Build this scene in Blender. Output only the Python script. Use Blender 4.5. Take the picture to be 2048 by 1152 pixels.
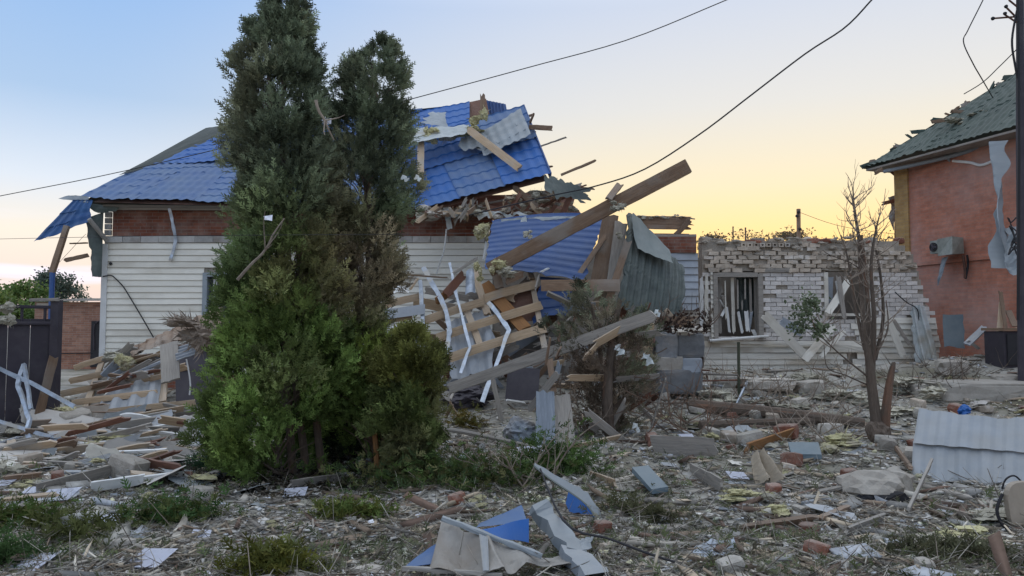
import bpy, math, random
import numpy as np
from mathutils import Vector
random.seed(7); np.random.seed(7)
SC = bpy.context.scene
for o in list(bpy.data.objects): bpy.data.objects.remove(o)
R = math.radians

# ------------------------------------------------------------------ camera
F = 1479.0; PITCH = R(3.0); EYE = 1.65
cam = bpy.data.cameras.new('camera'); cam.lens = 36.0 * F / 2048.0; cam.clip_end = 2000
co = bpy.data.objects.new('camera', cam); SC.collection.objects.link(co); SC.camera = co
co.location = (0, 0, EYE); co.rotation_euler = (math.pi / 2 + PITCH, 0, 0)

# ------------------------------------------------------------------ world: dusk sky after the sun has sunk behind the brick house
SUN_AZ = R(25.0); SUN_EL = R(4.0)
world = bpy.data.worlds.new('World'); SC.world = world; world.use_nodes = True
nt = world.node_tree; N = nt.nodes; Lk = nt.links; N.clear()
def wn(t, **k):
    n = N.new(t)
    for a, b in k.items(): setattr(n, a, b)
    return n
def ramp(node, stops):
    r = node.color_ramp
    while len(r.elements) > 1: r.elements.remove(r.elements[-1])
    for i, (p, c) in enumerate(stops):
        e = r.elements[0] if i == 0 else r.elements.new(p)
        e.position = p; e.color = (*[((v / 255 + 0.055) / 1.055) ** 2.4 if v > 10 else v / 255 / 12.92 for v in c], 1)
tc = wn('ShaderNodeTexCoord'); nrm = wn('ShaderNodeVectorMath', operation='NORMALIZE')
Lk.new(tc.outputs['Generated'], nrm.inputs[0])
sep = wn('ShaderNodeSeparateXYZ'); Lk.new(nrm.outputs[0], sep.inputs[0])
near = wn('ShaderNodeValToRGB'); far = wn('ShaderNodeValToRGB')
ramp(near, [(0.0, (220, 160, 62)), (0.05, (217, 165, 74)), (0.11, (203, 170, 108)), (0.18, (182, 169, 140)), (0.28, (166, 164, 160)), (0.40, (152, 157, 167)), (0.62, (184, 190, 202)), (1.0, (204, 209, 218))])
ramp(far, [(0.0, (166, 152, 156)), (0.05, (180, 164, 156)), (0.11, (182, 174, 162)), (0.17, (162, 168, 176)), (0.27, (124, 144, 168)), (0.40, (106, 134, 170)), (0.55, (150, 168, 196)), (0.75, (190, 197, 208)), (1.0, (204, 209, 218))])  # both ramps brighten toward the zenith, added above the view as fill light
Lk.new(sep.outputs['Z'], near.inputs[0]); Lk.new(sep.outputs['Z'], far.inputs[0])
dot = wn('ShaderNodeVectorMath', operation='DOT_PRODUCT'); dot.inputs[1].default_value = (math.sin(SUN_AZ), math.cos(SUN_AZ), 0.0)
Lk.new(nrm.outputs[0], dot.inputs[0])
mr = wn('ShaderNodeMapRange', interpolation_type='SMOOTHSTEP'); mr.inputs[1].default_value = 0.52; mr.inputs[2].default_value = 1.0
Lk.new(dot.outputs['Value'], mr.inputs[0])
mixs = wn('ShaderNodeMix', data_type='RGBA'); Lk.new(mr.outputs[0], mixs.inputs[0]); Lk.new(far.outputs[0], mixs.inputs[6]); Lk.new(near.outputs[0], mixs.inputs[7])
# thin lavender cloud bars low over the horizon
mp = wn('ShaderNodeMapping'); mp.inputs['Scale'].default_value = (1.6, 1.6, 22.0); Lk.new(nrm.outputs[0], mp.inputs[0])
cn = wn('ShaderNodeTexNoise'); cn.inputs['Scale'].default_value = 1.7; cn.inputs['Detail'].default_value = 4; Lk.new(mp.outputs[0], cn.inputs['Vector'])
cm = wn('ShaderNodeMapRange', interpolation_type='SMOOTHSTEP'); cm.inputs[1].default_value = 0.50; cm.inputs[2].default_value = 0.68; Lk.new(cn.outputs[0], cm.inputs[0])
ce = wn('ShaderNodeMapRange', interpolation_type='SMOOTHSTEP'); ce.inputs[1].default_value = 0.15; ce.inputs[2].default_value = 0.06; ce.inputs[3].default_value = 0; ce.inputs[4].default_value = 1; Lk.new(sep.outputs['Z'], ce.inputs[0])
cs = wn('ShaderNodeMapRange', interpolation_type='SMOOTHSTEP'); cs.inputs[1].default_value = 0.75; cs.inputs[2].default_value = 0.5; cs.inputs[3].default_value = 0; cs.inputs[4].default_value = 1; Lk.new(dot.outputs['Value'], cs.inputs[0])
m1 = wn('ShaderNodeMath', operation='MULTIPLY'); m2 = wn('ShaderNodeMath', operation='MULTIPLY'); m3 = wn('ShaderNodeMath', operation='MULTIPLY'); m3.inputs[1].default_value = 0.75
Lk.new(cm.outputs[0], m1.inputs[0]); Lk.new(ce.outputs[0], m1.inputs[1]); Lk.new(m1.outputs[0], m2.inputs[0]); Lk.new(cs.outputs[0], m2.inputs[1]); Lk.new(m2.outputs[0], m3.inputs[0])
mixc = wn('ShaderNodeMix', data_type='RGBA'); Lk.new(m3.outputs[0], mixc.inputs[0]); Lk.new(mixs.outputs[2], mixc.inputs[6]); mixc.inputs[7].default_value = (0.50, 0.49, 0.60, 1)
bg = wn('ShaderNodeBackground'); bg.inputs[1].default_value = 1.0; Lk.new(mixc.outputs[2], bg.inputs[0])
# the physical sky underneath: a little of its own blue light is added to the ramps
sky = wn('ShaderNodeTexSky', sky_type='NISHITA', sun_disc=False, sun_elevation=SUN_EL, sun_rotation=SUN_AZ, dust_density=1.5, ozone_density=2.0)
ad = wn('ShaderNodeVectorMath', operation='MULTIPLY_ADD'); ad.inputs[1].default_value = (0.9, 0.9, 0.9); ad.inputs[2].default_value = (1, 1, 1)
Lk.new(sky.outputs[0], ad.inputs[0])
dv = wn('ShaderNodeVectorMath', operation='DIVIDE'); Lk.new(sky.outputs[0], dv.inputs[0]); Lk.new(ad.outputs[0], dv.inputs[1])
bg2 = wn('ShaderNodeBackground'); bg2.inputs[1].default_value = 0.02; Lk.new(dv.outputs[0], bg2.inputs[0])
ash = wn('ShaderNodeAddShader'); Lk.new(bg.outputs[0], ash.inputs[0]); Lk.new(bg2.outputs[0], ash.inputs[1])
wo = wn('ShaderNodeOutputWorld'); Lk.new(ash.outputs[0], wo.inputs[0])

sl = bpy.data.lights.new('sun', 'SUN'); sl.energy = 0.8; sl.angle = R(14); sl.color = (1.0, 0.80, 0.52)
so = bpy.data.objects.new('sun', sl); SC.collection.objects.link(so)
so.rotation_euler = Vector((-math.sin(SUN_AZ) * math.cos(SUN_EL), -math.cos(SUN_AZ) * math.cos(SUN_EL), -math.sin(SUN_EL))).to_track_quat('-Z', 'Y').to_euler()
vs = SC.view_settings; vs.view_transform = 'Standard'; vs.look = 'None'; vs.gamma = 1; vs.exposure = 1.1; vs.use_curve_mapping = False
SC.cycles.max_bounces = 6; SC.cycles.diffuse_bounces = 3; SC.cycles.glossy_bounces = 2; SC.cycles.transparent_max_bounces = 6

# ------------------------------------------------------------------ helpers
A3 = np.array
def P(px, py, Y):
    u = (px - 1024) / F; v = (576 - py) / F
    c, s = math.cos(PITCH), math.sin(PITCH)
    d = A3([u, c - v * s, s + v * c]); t = Y / d[1]
    return A3([0, 0, EYE]) + d * t
def hsh(i, j, s):
    v = np.sin(i * 127.1 + j * 311.7 + s * 74.7) * 43758.5453
    return v - np.floor(v)
def vn(x, y, s=0):
    x = np.asarray(x, float); y = np.asarray(y, float)
    i = np.floor(x); j = np.floor(y); f = x - i; g = y - j
    f = f * f * (3 - 2 * f); g = g * g * (3 - 2 * g)
    return (hsh(i, j, s) * (1 - f) + hsh(i + 1, j, s) * f) * (1 - g) + (hsh(i, j + 1, s) * (1 - f) + hsh(i + 1, j + 1, s) * f) * g
def fbm(x, y, s=0, o=4):
    t = 0; a = 0.5; x = np.asarray(x, float); y = np.asarray(y, float)
    for k in range(o): t = t + a * vn(x, y, s + k); x = x * 2.03; y = y * 2.03; a *= 0.5
    return t / (1 - 0.5 ** o)
def bump(x, y, cx, cy, rx, ry, h): return h * np.exp(-((x - cx) / rx) ** 2 - ((y - cy) / ry) ** 2)
def H(x, y):                                             # ground height
    x = np.asarray(x, float); y = np.asarray(y, float)
    z = 0.20 * np.clip((y - 7) / 9, 0, 1) + 0.16 * (fbm(x * .55, y * .55, 3) - .5) * np.clip((y - 3) / 5, 0, 1)
    z = z + 0.10 * (fbm(x * 2.3, y * 2.3, 9, 3) - .5) * 1.7 * np.clip((26 - y) / 8, 0, 1)
    z = z + bump(x, y, -6.6, 13.6, 2.8, 1.4, .20) + bump(x, y, -.6, 14.6, 3.2, 1.6, .65) + bump(x, y, 3.0, 14.6, 2.0, 1.4, .45)
    z = z + bump(x, y, 6.5, 16.0, 4.0, 1.3, .44) + bump(x, y, 5.0, 13.6, 2.0, 1.2, .24) + bump(x, y, 10.8, 15.4, 2.6, 2.6, .70) + bump(x, y, 7.2, 10.2, 2.6, .9, .16)
    z = z - bump(x, y, -2.4, 8.3, 1.3, 1.0, .05)
    return z * np.clip((45 - y) / 15, 0, 1)
def h1(x, y): return float(H(x, y))
def G(px, py):                                           # where the ray of a picture point meets the ground
    Y = 8.0; lo, hi = 3.5, 60.0
    for k in range(50):
        Y = .5 * (lo + hi); p = P(px, py, Y)
        if p[2] > h1(p[0], p[1]): lo = Y
        else: hi = Y
    return P(px, py, Y)
def unit(v): v = np.asarray(v, float); return v / (np.linalg.norm(v) + 1e-12)

WL = {}
def put(o, parent):
    SC.collection.objects.link(o)
    if parent is not None: o.parent = parent
def tag(o, label=None, cat=None, group=None, kind=None):
    if label: o['label'] = label
    if cat: o['category'] = cat
    if group: o['group'] = group
    if kind: o['kind'] = kind
    return o
def thing(name, loc, label, cat, group=None):
    o = bpy.data.objects.new(name, None); o.empty_display_size = .2; put(o, None)
    o.location = tuple(loc); WL[o] = A3(loc, float); return tag(o, label, cat, group)
def mk(name, geo, mat, parent=None, label=None, cat=None, group=None, kind=None, smooth=False):
    V, Fc = np.asarray(geo[0], float), geo[1]
    uvw = geo[2] if len(geo) > 2 else None
    base = A3([(V[:, 0].min() + V[:, 0].max()) / 2, (V[:, 1].min() + V[:, 1].max()) / 2, V[:, 2].min()])
    me = bpy.data.meshes.new(name); me.from_pydata((V - base).tolist(), [], [tuple(f) for f in Fc]); me.update()
    a = me.attributes.new('uvw', 'FLOAT_VECTOR', 'POINT')
    a.data.foreach_set('vector', np.asarray(uvw if uvw is not None else V, np.float32).ravel())
    me.materials.append(mat)
    if smooth: me.polygons.foreach_set('use_smooth', [True] * len(me.polygons))
    o = bpy.data.objects.new(name, me); put(o, parent)
    pl = WL[parent] if parent is not None else A3([0, 0, 0.])
    o.location = tuple(base - pl); WL[o] = base
    return tag(o, label, cat, group, kind)
def copyo(src, name, loc, rot=(0, 0, 0), scale=1, parent=None, label=None, cat=None, group=None):
    o = bpy.data.objects.new(name, src); put(o, parent)
    pl = WL[parent] if parent is not None else A3([0, 0, 0.])
    o.location = tuple(A3(loc) - pl); o.rotation_euler = rot
    o.scale = (scale,) * 3 if not hasattr(scale, '__len__') else scale
    WL[o] = A3(loc, float); return tag(o, label, cat, group)
def meshdata(name, geo, mat, smooth=False):
    me = bpy.data.meshes.new(name); V = np.asarray(geo[0], float); me.from_pydata(V.tolist(), [], [tuple(f) for f in geo[1]]); me.update()
    a = me.attributes.new('uvw', 'FLOAT_VECTOR', 'POINT'); a.data.foreach_set('vector', np.asarray(geo[2] if len(geo) > 2 else V, np.float32).ravel())
    me.materials.append(mat)
    if smooth: me.polygons.foreach_set('use_smooth', [True] * len(me.polygons))
    return me
def join(*gs):
    V = []; Fc = []; U = []; n = 0
    for g in gs:
        v = np.asarray(g[0], float); V.append(v); U.append(np.asarray(g[2], float) if len(g) > 2 else v)
        Fc += [tuple(int(i) + n for i in f) for f in g[1]]; n += len(v)
    return np.vstack(V), Fc, np.vstack(U)
BOXF = [(0, 3, 2, 1), (4, 5, 6, 7), (0, 1, 5, 4), (1, 2, 6, 5), (2, 3, 7, 6), (3, 0, 4, 7)]
def box(x0, x1, y0, y1, z0, z1, jit=0):
    V = A3([(x0, y0, z0), (x1, y0, z0), (x1, y1, z0), (x0, y1, z0), (x0, y0, z1), (x1, y0, z1), (x1, y1, z1), (x0, y1, z1)], float)
    if jit: V = V + (np.random.rand(8, 3) - .5) * jit
    U = np.stack([V[:, 0] + V[:, 1] * .9, V[:, 2], V[:, 1]], 1)
    return V, BOXF, U
def timber(a, b, w, t, up=(0, 0, 1), jag=(0, 0), bend=0.0, nL=7, nW=3, rough=.004, taper=1.0):
    a = A3(a, float); b = A3(b, float); L = np.linalg.norm(b - a); d = (b - a) / L
    wv = A3(up, float); wv = wv - d * wv.dot(d)
    if np.linalg.norm(wv) < 1e-3: wv = A3([1., 0, 0]) - d * d[0]
    wv = unit(wv); tv = np.cross(d, wv)
    ph = random.random() * 6; V = []; U = []
    cols = np.linspace(-.5, .5, nW + 1)
    e0 = [random.random() * jag[0] for _ in cols]; e1 = [random.random() * jag[1] for _ in cols]
    r0 = random.random() * 50
    for side in (-.5, .5):
        for i in range(nL + 1):
            s = i / nL
            for k, c in enumerate(cols):
                x = s * L
                if i == 0: x += e0[k]
                if i == nL: x -= e1[k]
                bw = bend * math.sin(math.pi * s)
                ww = w * (1 + (taper - 1) * s)
                p = a + d * x + wv * (c * ww + bw + random.uniform(-rough, rough)) + tv * (side * t * (1 if 0 < k < nW else .9) + bw * .4 + random.uniform(-rough, rough) * .5)
                V.append(p); U.append((x, c * w + side * t, r0))
    n = nW + 1; m = (nL + 1) * n; Fc = []
    for i in range(nL):
        for k in range(nW):
            q = (i * n + k, i * n + k + 1, (i + 1) * n + k + 1, (i + 1) * n + k)
            Fc.append(q); Fc.append(tuple(m + j for j in reversed(q)))
        Fc.append((i * n, (i + 1) * n, m + (i + 1) * n, m + i * n))
        Fc.append((i * n + nW, m + i * n + nW, m + (i + 1) * n + nW, (i + 1) * n + nW))
    for k in range(nW):
        Fc.append((k + 1, k, m + k, m + k + 1)); j = nL * n + k
        Fc.append((j, j + 1, m + j + 1, m + j))
    return A3(V), Fc, A3(U)
def sheet(A, B, C, D, nu=12, nv=8, disp=None, th=.004, jag=(0, 0, 0, 0), us=None, vsm=None, warp=None, flip=False, jf=5.0):
    """A bottom-left, B bottom-right, C top-right, D top-left; jag = torn depth (m) of left, right, bottom, top edges"""
    A, B, C, D = [A3(p, float) for p in (A, B, C, D)]
    LU = .5 * (np.linalg.norm(B - A) + np.linalg.norm(C - D)); LV = .5 * (np.linalg.norm(D - A) + np.linalg.norm(C - B))
    us = np.linspace(0, 1, nu + 1) if us is None else A3(us); vv = np.linspace(0, 1, nv + 1) if vsm is None else A3(vsm)
    u, v = np.meshgrid(us, vv)
    sd = random.random() * 90
    def tear(t, amt, s): return amt * (fbm(t * jf, 0 * t + s, 5, 3) * 1.6 - .3).clip(0, 1.2) if amt else 0 * t
    jl = tear(v * LV, jag[0], sd) / LU; jr = tear(v * LV, jag[1], sd + 7) / LU; jb = tear(u * LU, jag[2], sd + 13) / LV; jt = tear(u * LU, jag[3], sd + 19) / LV
    u2 = jl + (1 - jl - jr) * u; v2 = jb + (1 - jb - jt) * v
    Pn = ((1 - u2) * (1 - v2))[..., None] * A + (u2 * (1 - v2))[..., None] * B + (u2 * v2)[..., None] * C + ((1 - u2) * v2)[..., None] * D
    n = unit(np.cross(B - A, D - A) + np.cross(C - B, C - D))
    if n.dot(-(A + B + C + D) / 4 + A3([0, 0, EYE])) < 0: n = -n
    if flip: n = -n
    dd = np.zeros_like(u)
    if disp: dd = disp(u2, v2, LU, LV)
    Pn = Pn + dd[..., None] * n
    if warp: Pn = Pn + warp(u2, v2)
    m, k = u.shape; V = np.vstack([Pn.reshape(-1, 3), (Pn - n * th).reshape(-1, 3)]); q = m * k; Fc = []
    for i in range(m - 1):
        for j in range(k - 1):
            f = (i * k + j, i * k + j + 1, (i + 1) * k + j + 1, (i + 1) * k + j); Fc.append(f); Fc.append(tuple(q + x for x in reversed(f)))
    for j in range(k - 1):
        Fc.append((j + 1, j, q + j, q + j + 1)); e = (m - 1) * k + j; Fc.append((e, e + 1, q + e + 1, q + e))
    for i in range(m - 1):
        Fc.append((i * k, (i + 1) * k, q + (i + 1) * k, q + i * k)); e = i * k + k - 1; Fc.append((e + k, e, q + e, q + e + k))
    U1 = np.stack([u2 * LU, v2 * LV, sd + 0 * u2], -1).reshape(-1, 3)
    return V, Fc, np.vstack([U1, U1])
def tile_sheet(A, B, C, D, jag=(0, 0, 0, 0), extra=None, warp=None, pu=.20, pv=.36, amp=.011, step=.022, th=.003, per=6):
    LU = .5 * (np.linalg.norm(A3(B) - A3(A)) + np.linalg.norm(A3(C) - A3(D))); LV = .5 * (np.linalg.norm(A3(D) - A3(A)) + np.linalg.norm(A3(C) - A3(B)))
    nt_ = max(2, int(round(LV / pv))); vsm = []
    for k in range(nt_): vsm += [k / nt_ + 1e-4, (k + .5) / nt_, (k + .94) / nt_]
    vsm.append(1.0)
    nu = max(6, int(LU / pu * per))
    def disp(u, v, lu, lv):
        y = v * nt_; fr = y - np.floor(y)
        w = np.sin(u * lu / pu * 2 * math.pi)
        e = amp * w + step * (1 - fr) + .012 * (fbm(u * lu * 1.3, v * lv * 1.3, 21) - .5) * 2
        if extra: e = e + extra(u, v, lu, lv)
        return e
    return sheet(A, B, C, D, nu=nu, disp=disp, vsm=vsm, jag=jag, th=th, warp=warp)
def corr(p=.14, amp=.018, along='u', extra=None):
    def f(u, v, lu, lv):
        x = u * lu if along == 'u' else v * lv
        e = amp * np.clip(1.5 * np.sin(x / p * 2 * math.pi), -1, 1)
        return e + (extra(u, v, lu, lv) if extra else 0)
    return f
def crumple(a, s=2.0, seed=0): return lambda u, v, lu, lv: a * (fbm(u * lu * s, v * lv * s, seed + 31, 4) - .5) * 2
def loft(bot, top, n=40, nv=12, disp=None, th=.004):
    b = smooth_path(bot, n); t = smooth_path(top, n); vv = np.linspace(0, 1, nv + 1); u, v = np.meshgrid(np.linspace(0, 1, n), vv)
    Pn = b[None] * (1 - v[..., None]) + t[None] * v[..., None]; nr = unit(np.cross(b[-1] - b[0], t[n // 2] - b[n // 2]))
    if nr[1] > 0: nr = -nr
    if disp: Pn = Pn + disp(u, v)[..., None] * nr
    m, k = u.shape; q = m * k; V = np.vstack([Pn.reshape(-1, 3), (Pn - nr * th).reshape(-1, 3)]); Fc = []
    for i in range(m - 1):
        for j in range(k - 1):
            f = (i * k + j, i * k + j + 1, (i + 1) * k + j + 1, (i + 1) * k + j); Fc.append(f); Fc.append(tuple(q + x for x in reversed(f)))
    for j in range(k - 1):
        Fc.append((j + 1, j, q + j, q + j + 1)); e = (m - 1) * k + j; Fc.append((e, e + 1, q + e + 1, q + e))
    for i in range(m - 1):
        Fc.append((i * k, (i + 1) * k, q + (i + 1) * k, q + i * k)); e = i * k + k - 1; Fc.append((e + k, e, q + e, q + e + k))
    U = np.stack([u * 1.4, v * .5, 0 * u], -1).reshape(-1, 3); return V, Fc, np.vstack([U, U])
def tube(pts, r, n=6, r1=None):
    pts = A3(pts, float); m = len(pts); V = []; U = []; Fc = []; r1 = r if r1 is None else r1
    L = 0
    for i in range(m):
        d = unit(pts[min(i + 1, m - 1)] - pts[max(i - 1, 0)])
        a = unit(np.cross(d, (0.13, .21, 1.0) if abs(d[2]) < .9 else (1., 0, .1))); b = np.cross(d, a)
        if i: L += np.linalg.norm(pts[i] - pts[i - 1])
        rr = r + (r1 - r) * i / max(1, m - 1)
        for k in range(n):
            t = 2 * math.pi * k / n; V.append(pts[i] + rr * (math.cos(t) * a + math.sin(t) * b)); U.append((L, k * .1, 0))
    for i in range(m - 1):
        for k in range(n): Fc.append((i * n + k, i * n + (k + 1) % n, (i + 1) * n + (k + 1) % n, (i + 1) * n + k))
    Fc.append(tuple(range(n))[::-1]); Fc.append(tuple((m - 1) * n + k for k in range(n)))
    return A3(V), Fc, A3(U)
def smooth_path(pts, n=24, sag=0):
    pts = A3(pts, float); t = np.linspace(0, len(pts) - 1, n); out = []
    for x in t:
        i = min(int(x), len(pts) - 2); f = x - i
        p0 = pts[max(i - 1, 0)]; p1 = pts[i]; p2 = pts[i + 1]; p3 = pts[min(i + 2, len(pts) - 1)]
        out.append(.5 * ((2 * p1) + (-p0 + p2) * f + (2 * p0 - 5 * p1 + 4 * p2 - p3) * f * f + (-p0 + 3 * p1 - 3 * p2 + p3) * f ** 3))
    return A3(out)
def stud(pts, w=.06, h=.04, th=.002, face=(0, -1, .2)):
    """galvanised U channel swept along a bent line, its flat web towards `face`"""
    src = A3(pts, float); pts = [src[0]]
    for a_, b_ in zip(src[:-1], src[1:]):
        for f_ in (.3, .65, 1.0): pts.append(a_ + (b_ - a_) * f_ + (np.random.rand(3) - .5) * w * (.28 if f_ < 1 else .05))
    pts = A3(pts); V = []; Fc = []; U = []; m = len(pts); L = 0
    sec = [(-w / 2, -h), (-w / 2, 0), (w / 2, 0), (w / 2, -h), (w / 2 - th, -h), (w / 2 - th, -th), (-w / 2 + th, -th), (-w / 2 + th, -h)]
    for i in range(m):
        d = unit(pts[min(i + 1, m - 1)] - pts[max(i - 1, 0)]); f = A3(face, float); f = unit(f - d * f.dot(d)); s = np.cross(d, f)
        if i: L += np.linalg.norm(pts[i] - pts[i - 1])
        k = .72 + .5 * random.random() if 0 < i < m - 1 else 1
        for (a, b) in sec: V.append(pts[i] + s * a * k + f * b / k); U.append((L, a, b))
    for i in range(m - 1):
        for k in range(8): Fc.append((i * 8 + k, i * 8 + (k + 1) % 8, i * 8 + 8 + (k + 1) % 8, i * 8 + 8 + k))
    Fc.append((0, 1, 2, 3, 4, 5, 6, 7)); Fc.append(tuple(m * 8 - 1 - k for k in range(8)))
    return A3(V), Fc, A3(U)
def ico(sub=2):
    import bmesh
    bm = bmesh.new(); bmesh.ops.create_icosphere(bm, subdivisions=sub, radius=1)
    V = A3([v.co[:] for v in bm.verts]); Fc = [tuple(v.index for v in f.verts) for f in bm.faces]; bm.free(); return V, Fc
def lump(c, r, rz=None, sub=3, amp=.35, fr=2.0, seed=None):
    V, Fc = ico(sub); s = random.random() * 99 if seed is None else seed
    k = 1 + amp * 2 * (fbm(V[:, 0] * fr + s, V[:, 1] * fr + V[:, 2] * fr * 1.3 + s, 3, 4) - .5) + amp * (fbm(V[:, 2] * fr * 2 + s, V[:, 0] * fr * 2 - V[:, 1] * fr + s, 8, 3) - .5)
    V = V * k[:, None]; rr = A3(r if hasattr(r, '__len__') else (r, r, r), float)
    return V * rr + A3(c), Fc
def rubble_block(size, j=.2, ex=.35, sub=2):
    """broken masonry lump with chipped corners"""
    V, Fc = ico(sub); s = random.random() * 50
    V = np.sign(V) * np.abs(V) ** ex; V = V / np.abs(V).max()
    V = V * (1 + j * (fbm(V[:, 0] * 1.7 + s, V[:, 1] * 1.7 + V[:, 2] * 2.1 + s, 2, 3) - .5) * 2)[:, None]
    return V * A3(size) / 2 + A3([0, 0, size[2] / 2]), Fc

# ------------------------------------------------------------------ materials
def srgb(*c): return tuple(((v / 255 + .055) / 1.055) ** 2.4 for v in c)
def mat(name, c1, c2=None, scale=3.0, rough=.8, metal=0.0, bumpd=.3, bscale=None, coord='Object', stretch=(1, 1, 1), dust=None, dustamt=.5, c3=None, spec=.3, vcol=False, trans=0, rnd=.25):
    m = bpy.data.materials.new(name); m.use_nodes = True; t = m.node_tree; n = t.nodes; l = t.links
    b = n['Principled BSDF']; b.inputs['Roughness'].default_value = rough; b.inputs['Metallic'].default_value = metal; b.inputs['Specular IOR Level'].default_value = spec
    if coord == 'uvw': s = n.new('ShaderNodeAttribute'); s.attribute_name = 'uvw'; src = s.outputs['Vector']
    else: s = n.new('ShaderNodeTexCoord'); src = s.outputs['Object']
    oi = n.new('ShaderNodeObjectInfo'); ad = n.new('ShaderNodeVectorMath'); ad.operation = 'MULTIPLY_ADD'; ad.inputs[1].default_value = (1, 1, 1)
    cx = n.new('ShaderNodeCombineXYZ'); ml = n.new('ShaderNodeMath'); ml.operation = 'MULTIPLY'; ml.inputs[1].default_value = 37.0
    l.new(oi.outputs['Random'], ml.inputs[0]); l.new(ml.outputs[0], cx.inputs[0]); l.new(ml.outputs[0], cx.inputs[2])
    l.new(src, ad.inputs[0]); l.new(cx.outputs[0], ad.inputs[2])
    mp = n.new('ShaderNodeMapping'); mp.inputs['Scale'].default_value = stretch; l.new(ad.outputs[0], mp.inputs[0])
    nz = n.new('ShaderNodeTexNoise'); nz.inputs['Scale'].default_value = scale; nz.inputs['Detail'].default_value = 6; nz.inputs['Roughness'].default_value = .65; l.new(mp.outputs[0], nz.inputs['Vector'])
    r = n.new('ShaderNodeMapRange'); r.inputs[1].default_value = .33; r.inputs[2].default_value = .67; l.new(nz.outputs[0], r.inputs[0])
    mx = n.new('ShaderNodeMix'); mx.data_type = 'RGBA'; l.new(r.outputs[0], mx.inputs[0]); c2 = c2 or tuple(x * .7 for x in c1)
    mx.inputs[6].default_value = (*c1, 1); mx.inputs[7].default_value = (*c2, 1); out = mx.outputs[2]
    if vcol:
        at = n.new('ShaderNodeAttribute'); at.attribute_name = 'Col'; mm = n.new('ShaderNodeMix'); mm.data_type = 'RGBA'; mm.blend_type = 'MULTIPLY'; mm.inputs[0].default_value = 1
        l.new(out, mm.inputs[6]); l.new(at.outputs['Color'], mm.inputs[7]); out = mm.outputs[2]
    if c3:
        n3 = n.new('ShaderNodeTexNoise'); n3.inputs['Scale'].default_value = scale * .37; n3.inputs['Detail'].default_value = 5; l.new(ad.outputs[0], n3.inputs['Vector'])
        r3 = n.new('ShaderNodeMapRange'); r3.inputs[1].default_value = .54; r3.inputs[2].default_value = .66; l.new(n3.outputs[0], r3.inputs[0])
        m3 = n.new('ShaderNodeMix'); m3.data_type = 'RGBA'; l.new(r3.outputs[0], m3.inputs[0]); l.new(out, m3.inputs[6]); m3.inputs[7].default_value = (*c3, 1); out = m3.outputs[2]
    if dust:
        g = n.new('ShaderNodeNewGeometry'); sp = n.new('ShaderNodeSeparateXYZ'); l.new(g.outputs['Normal'], sp.inputs[0])
        n4 = n.new('ShaderNodeTexNoise'); n4.inputs['Scale'].default_value = 2.2; n4.inputs['Detail'].default_value = 7; n4.inputs['Roughness'].default_value = .7; l.new(ad.outputs[0], n4.inputs['Vector'])
        a1 = n.new('ShaderNodeMath'); a1.operation = 'MULTIPLY_ADD'; a1.inputs[1].default_value = .35; l.new(sp.outputs['Z'], a1.inputs[0]); l.new(n4.outputs[0], a1.inputs[2])
        r4 = n.new('ShaderNodeMapRange'); r4.inputs[1].default_value = .45; r4.inputs[2].default_value = .95; r4.inputs[4].default_value = dustamt; l.new(a1.outputs[0], r4.inputs[0])
        m4 = n.new('ShaderNodeMix'); m4.data_type = 'RGBA'; l.new(r4.outputs[0], m4.inputs[0]); l.new(out, m4.inputs[6]); m4.inputs[7].default_value = (*dust, 1); out = m4.outputs[2]
        rr = n.new('ShaderNodeMapRange'); rr.inputs[3].default_value = rough; rr.inputs[4].default_value = .95; l.new(r4.outputs[0], rr.inputs[0]); l.new(rr.outputs[0], b.inputs['Roughness'])
    if rnd:
        hs = n.new('ShaderNodeHueSaturation'); rv = n.new('ShaderNodeMapRange'); rv.inputs[3].default_value = 1 - rnd; rv.inputs[4].default_value = 1 + rnd * .6
        l.new(oi.outputs['Random'], rv.inputs[0]); l.new(rv.outputs[0], hs.inputs['Value']); l.new(out, hs.inputs['Color']); out = hs.outputs[0]
    l.new(out, b.inputs['Base Color'])
    if bumpd:
        nb = n.new('ShaderNodeTexNoise'); nb.inputs['Scale'].default_value = bscale or scale * 4; nb.inputs['Detail'].default_value = 5; l.new(mp.outputs[0], nb.inputs['Vector'])
        bp = n.new('ShaderNodeBump'); bp.inputs['Strength'].default_value = bumpd; bp.inputs['Distance'].default_value = .02; l.new(nb.outputs[0], bp.inputs['Height']); l.new(bp.outputs[0], b.inputs['Normal'])
    if trans:
        tr = n.new('ShaderNodeBsdfTranslucent'); l.new(out, tr.inputs[0]); ms = n.new('ShaderNodeMixShader'); ms.inputs[0].default_value = trans
        l.new(b.outputs[0], ms.inputs[1]); l.new(tr.outputs[0], ms.inputs[2]); l.new(ms.outputs[0], n['Material Output'].inputs[0])
    return m
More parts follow.
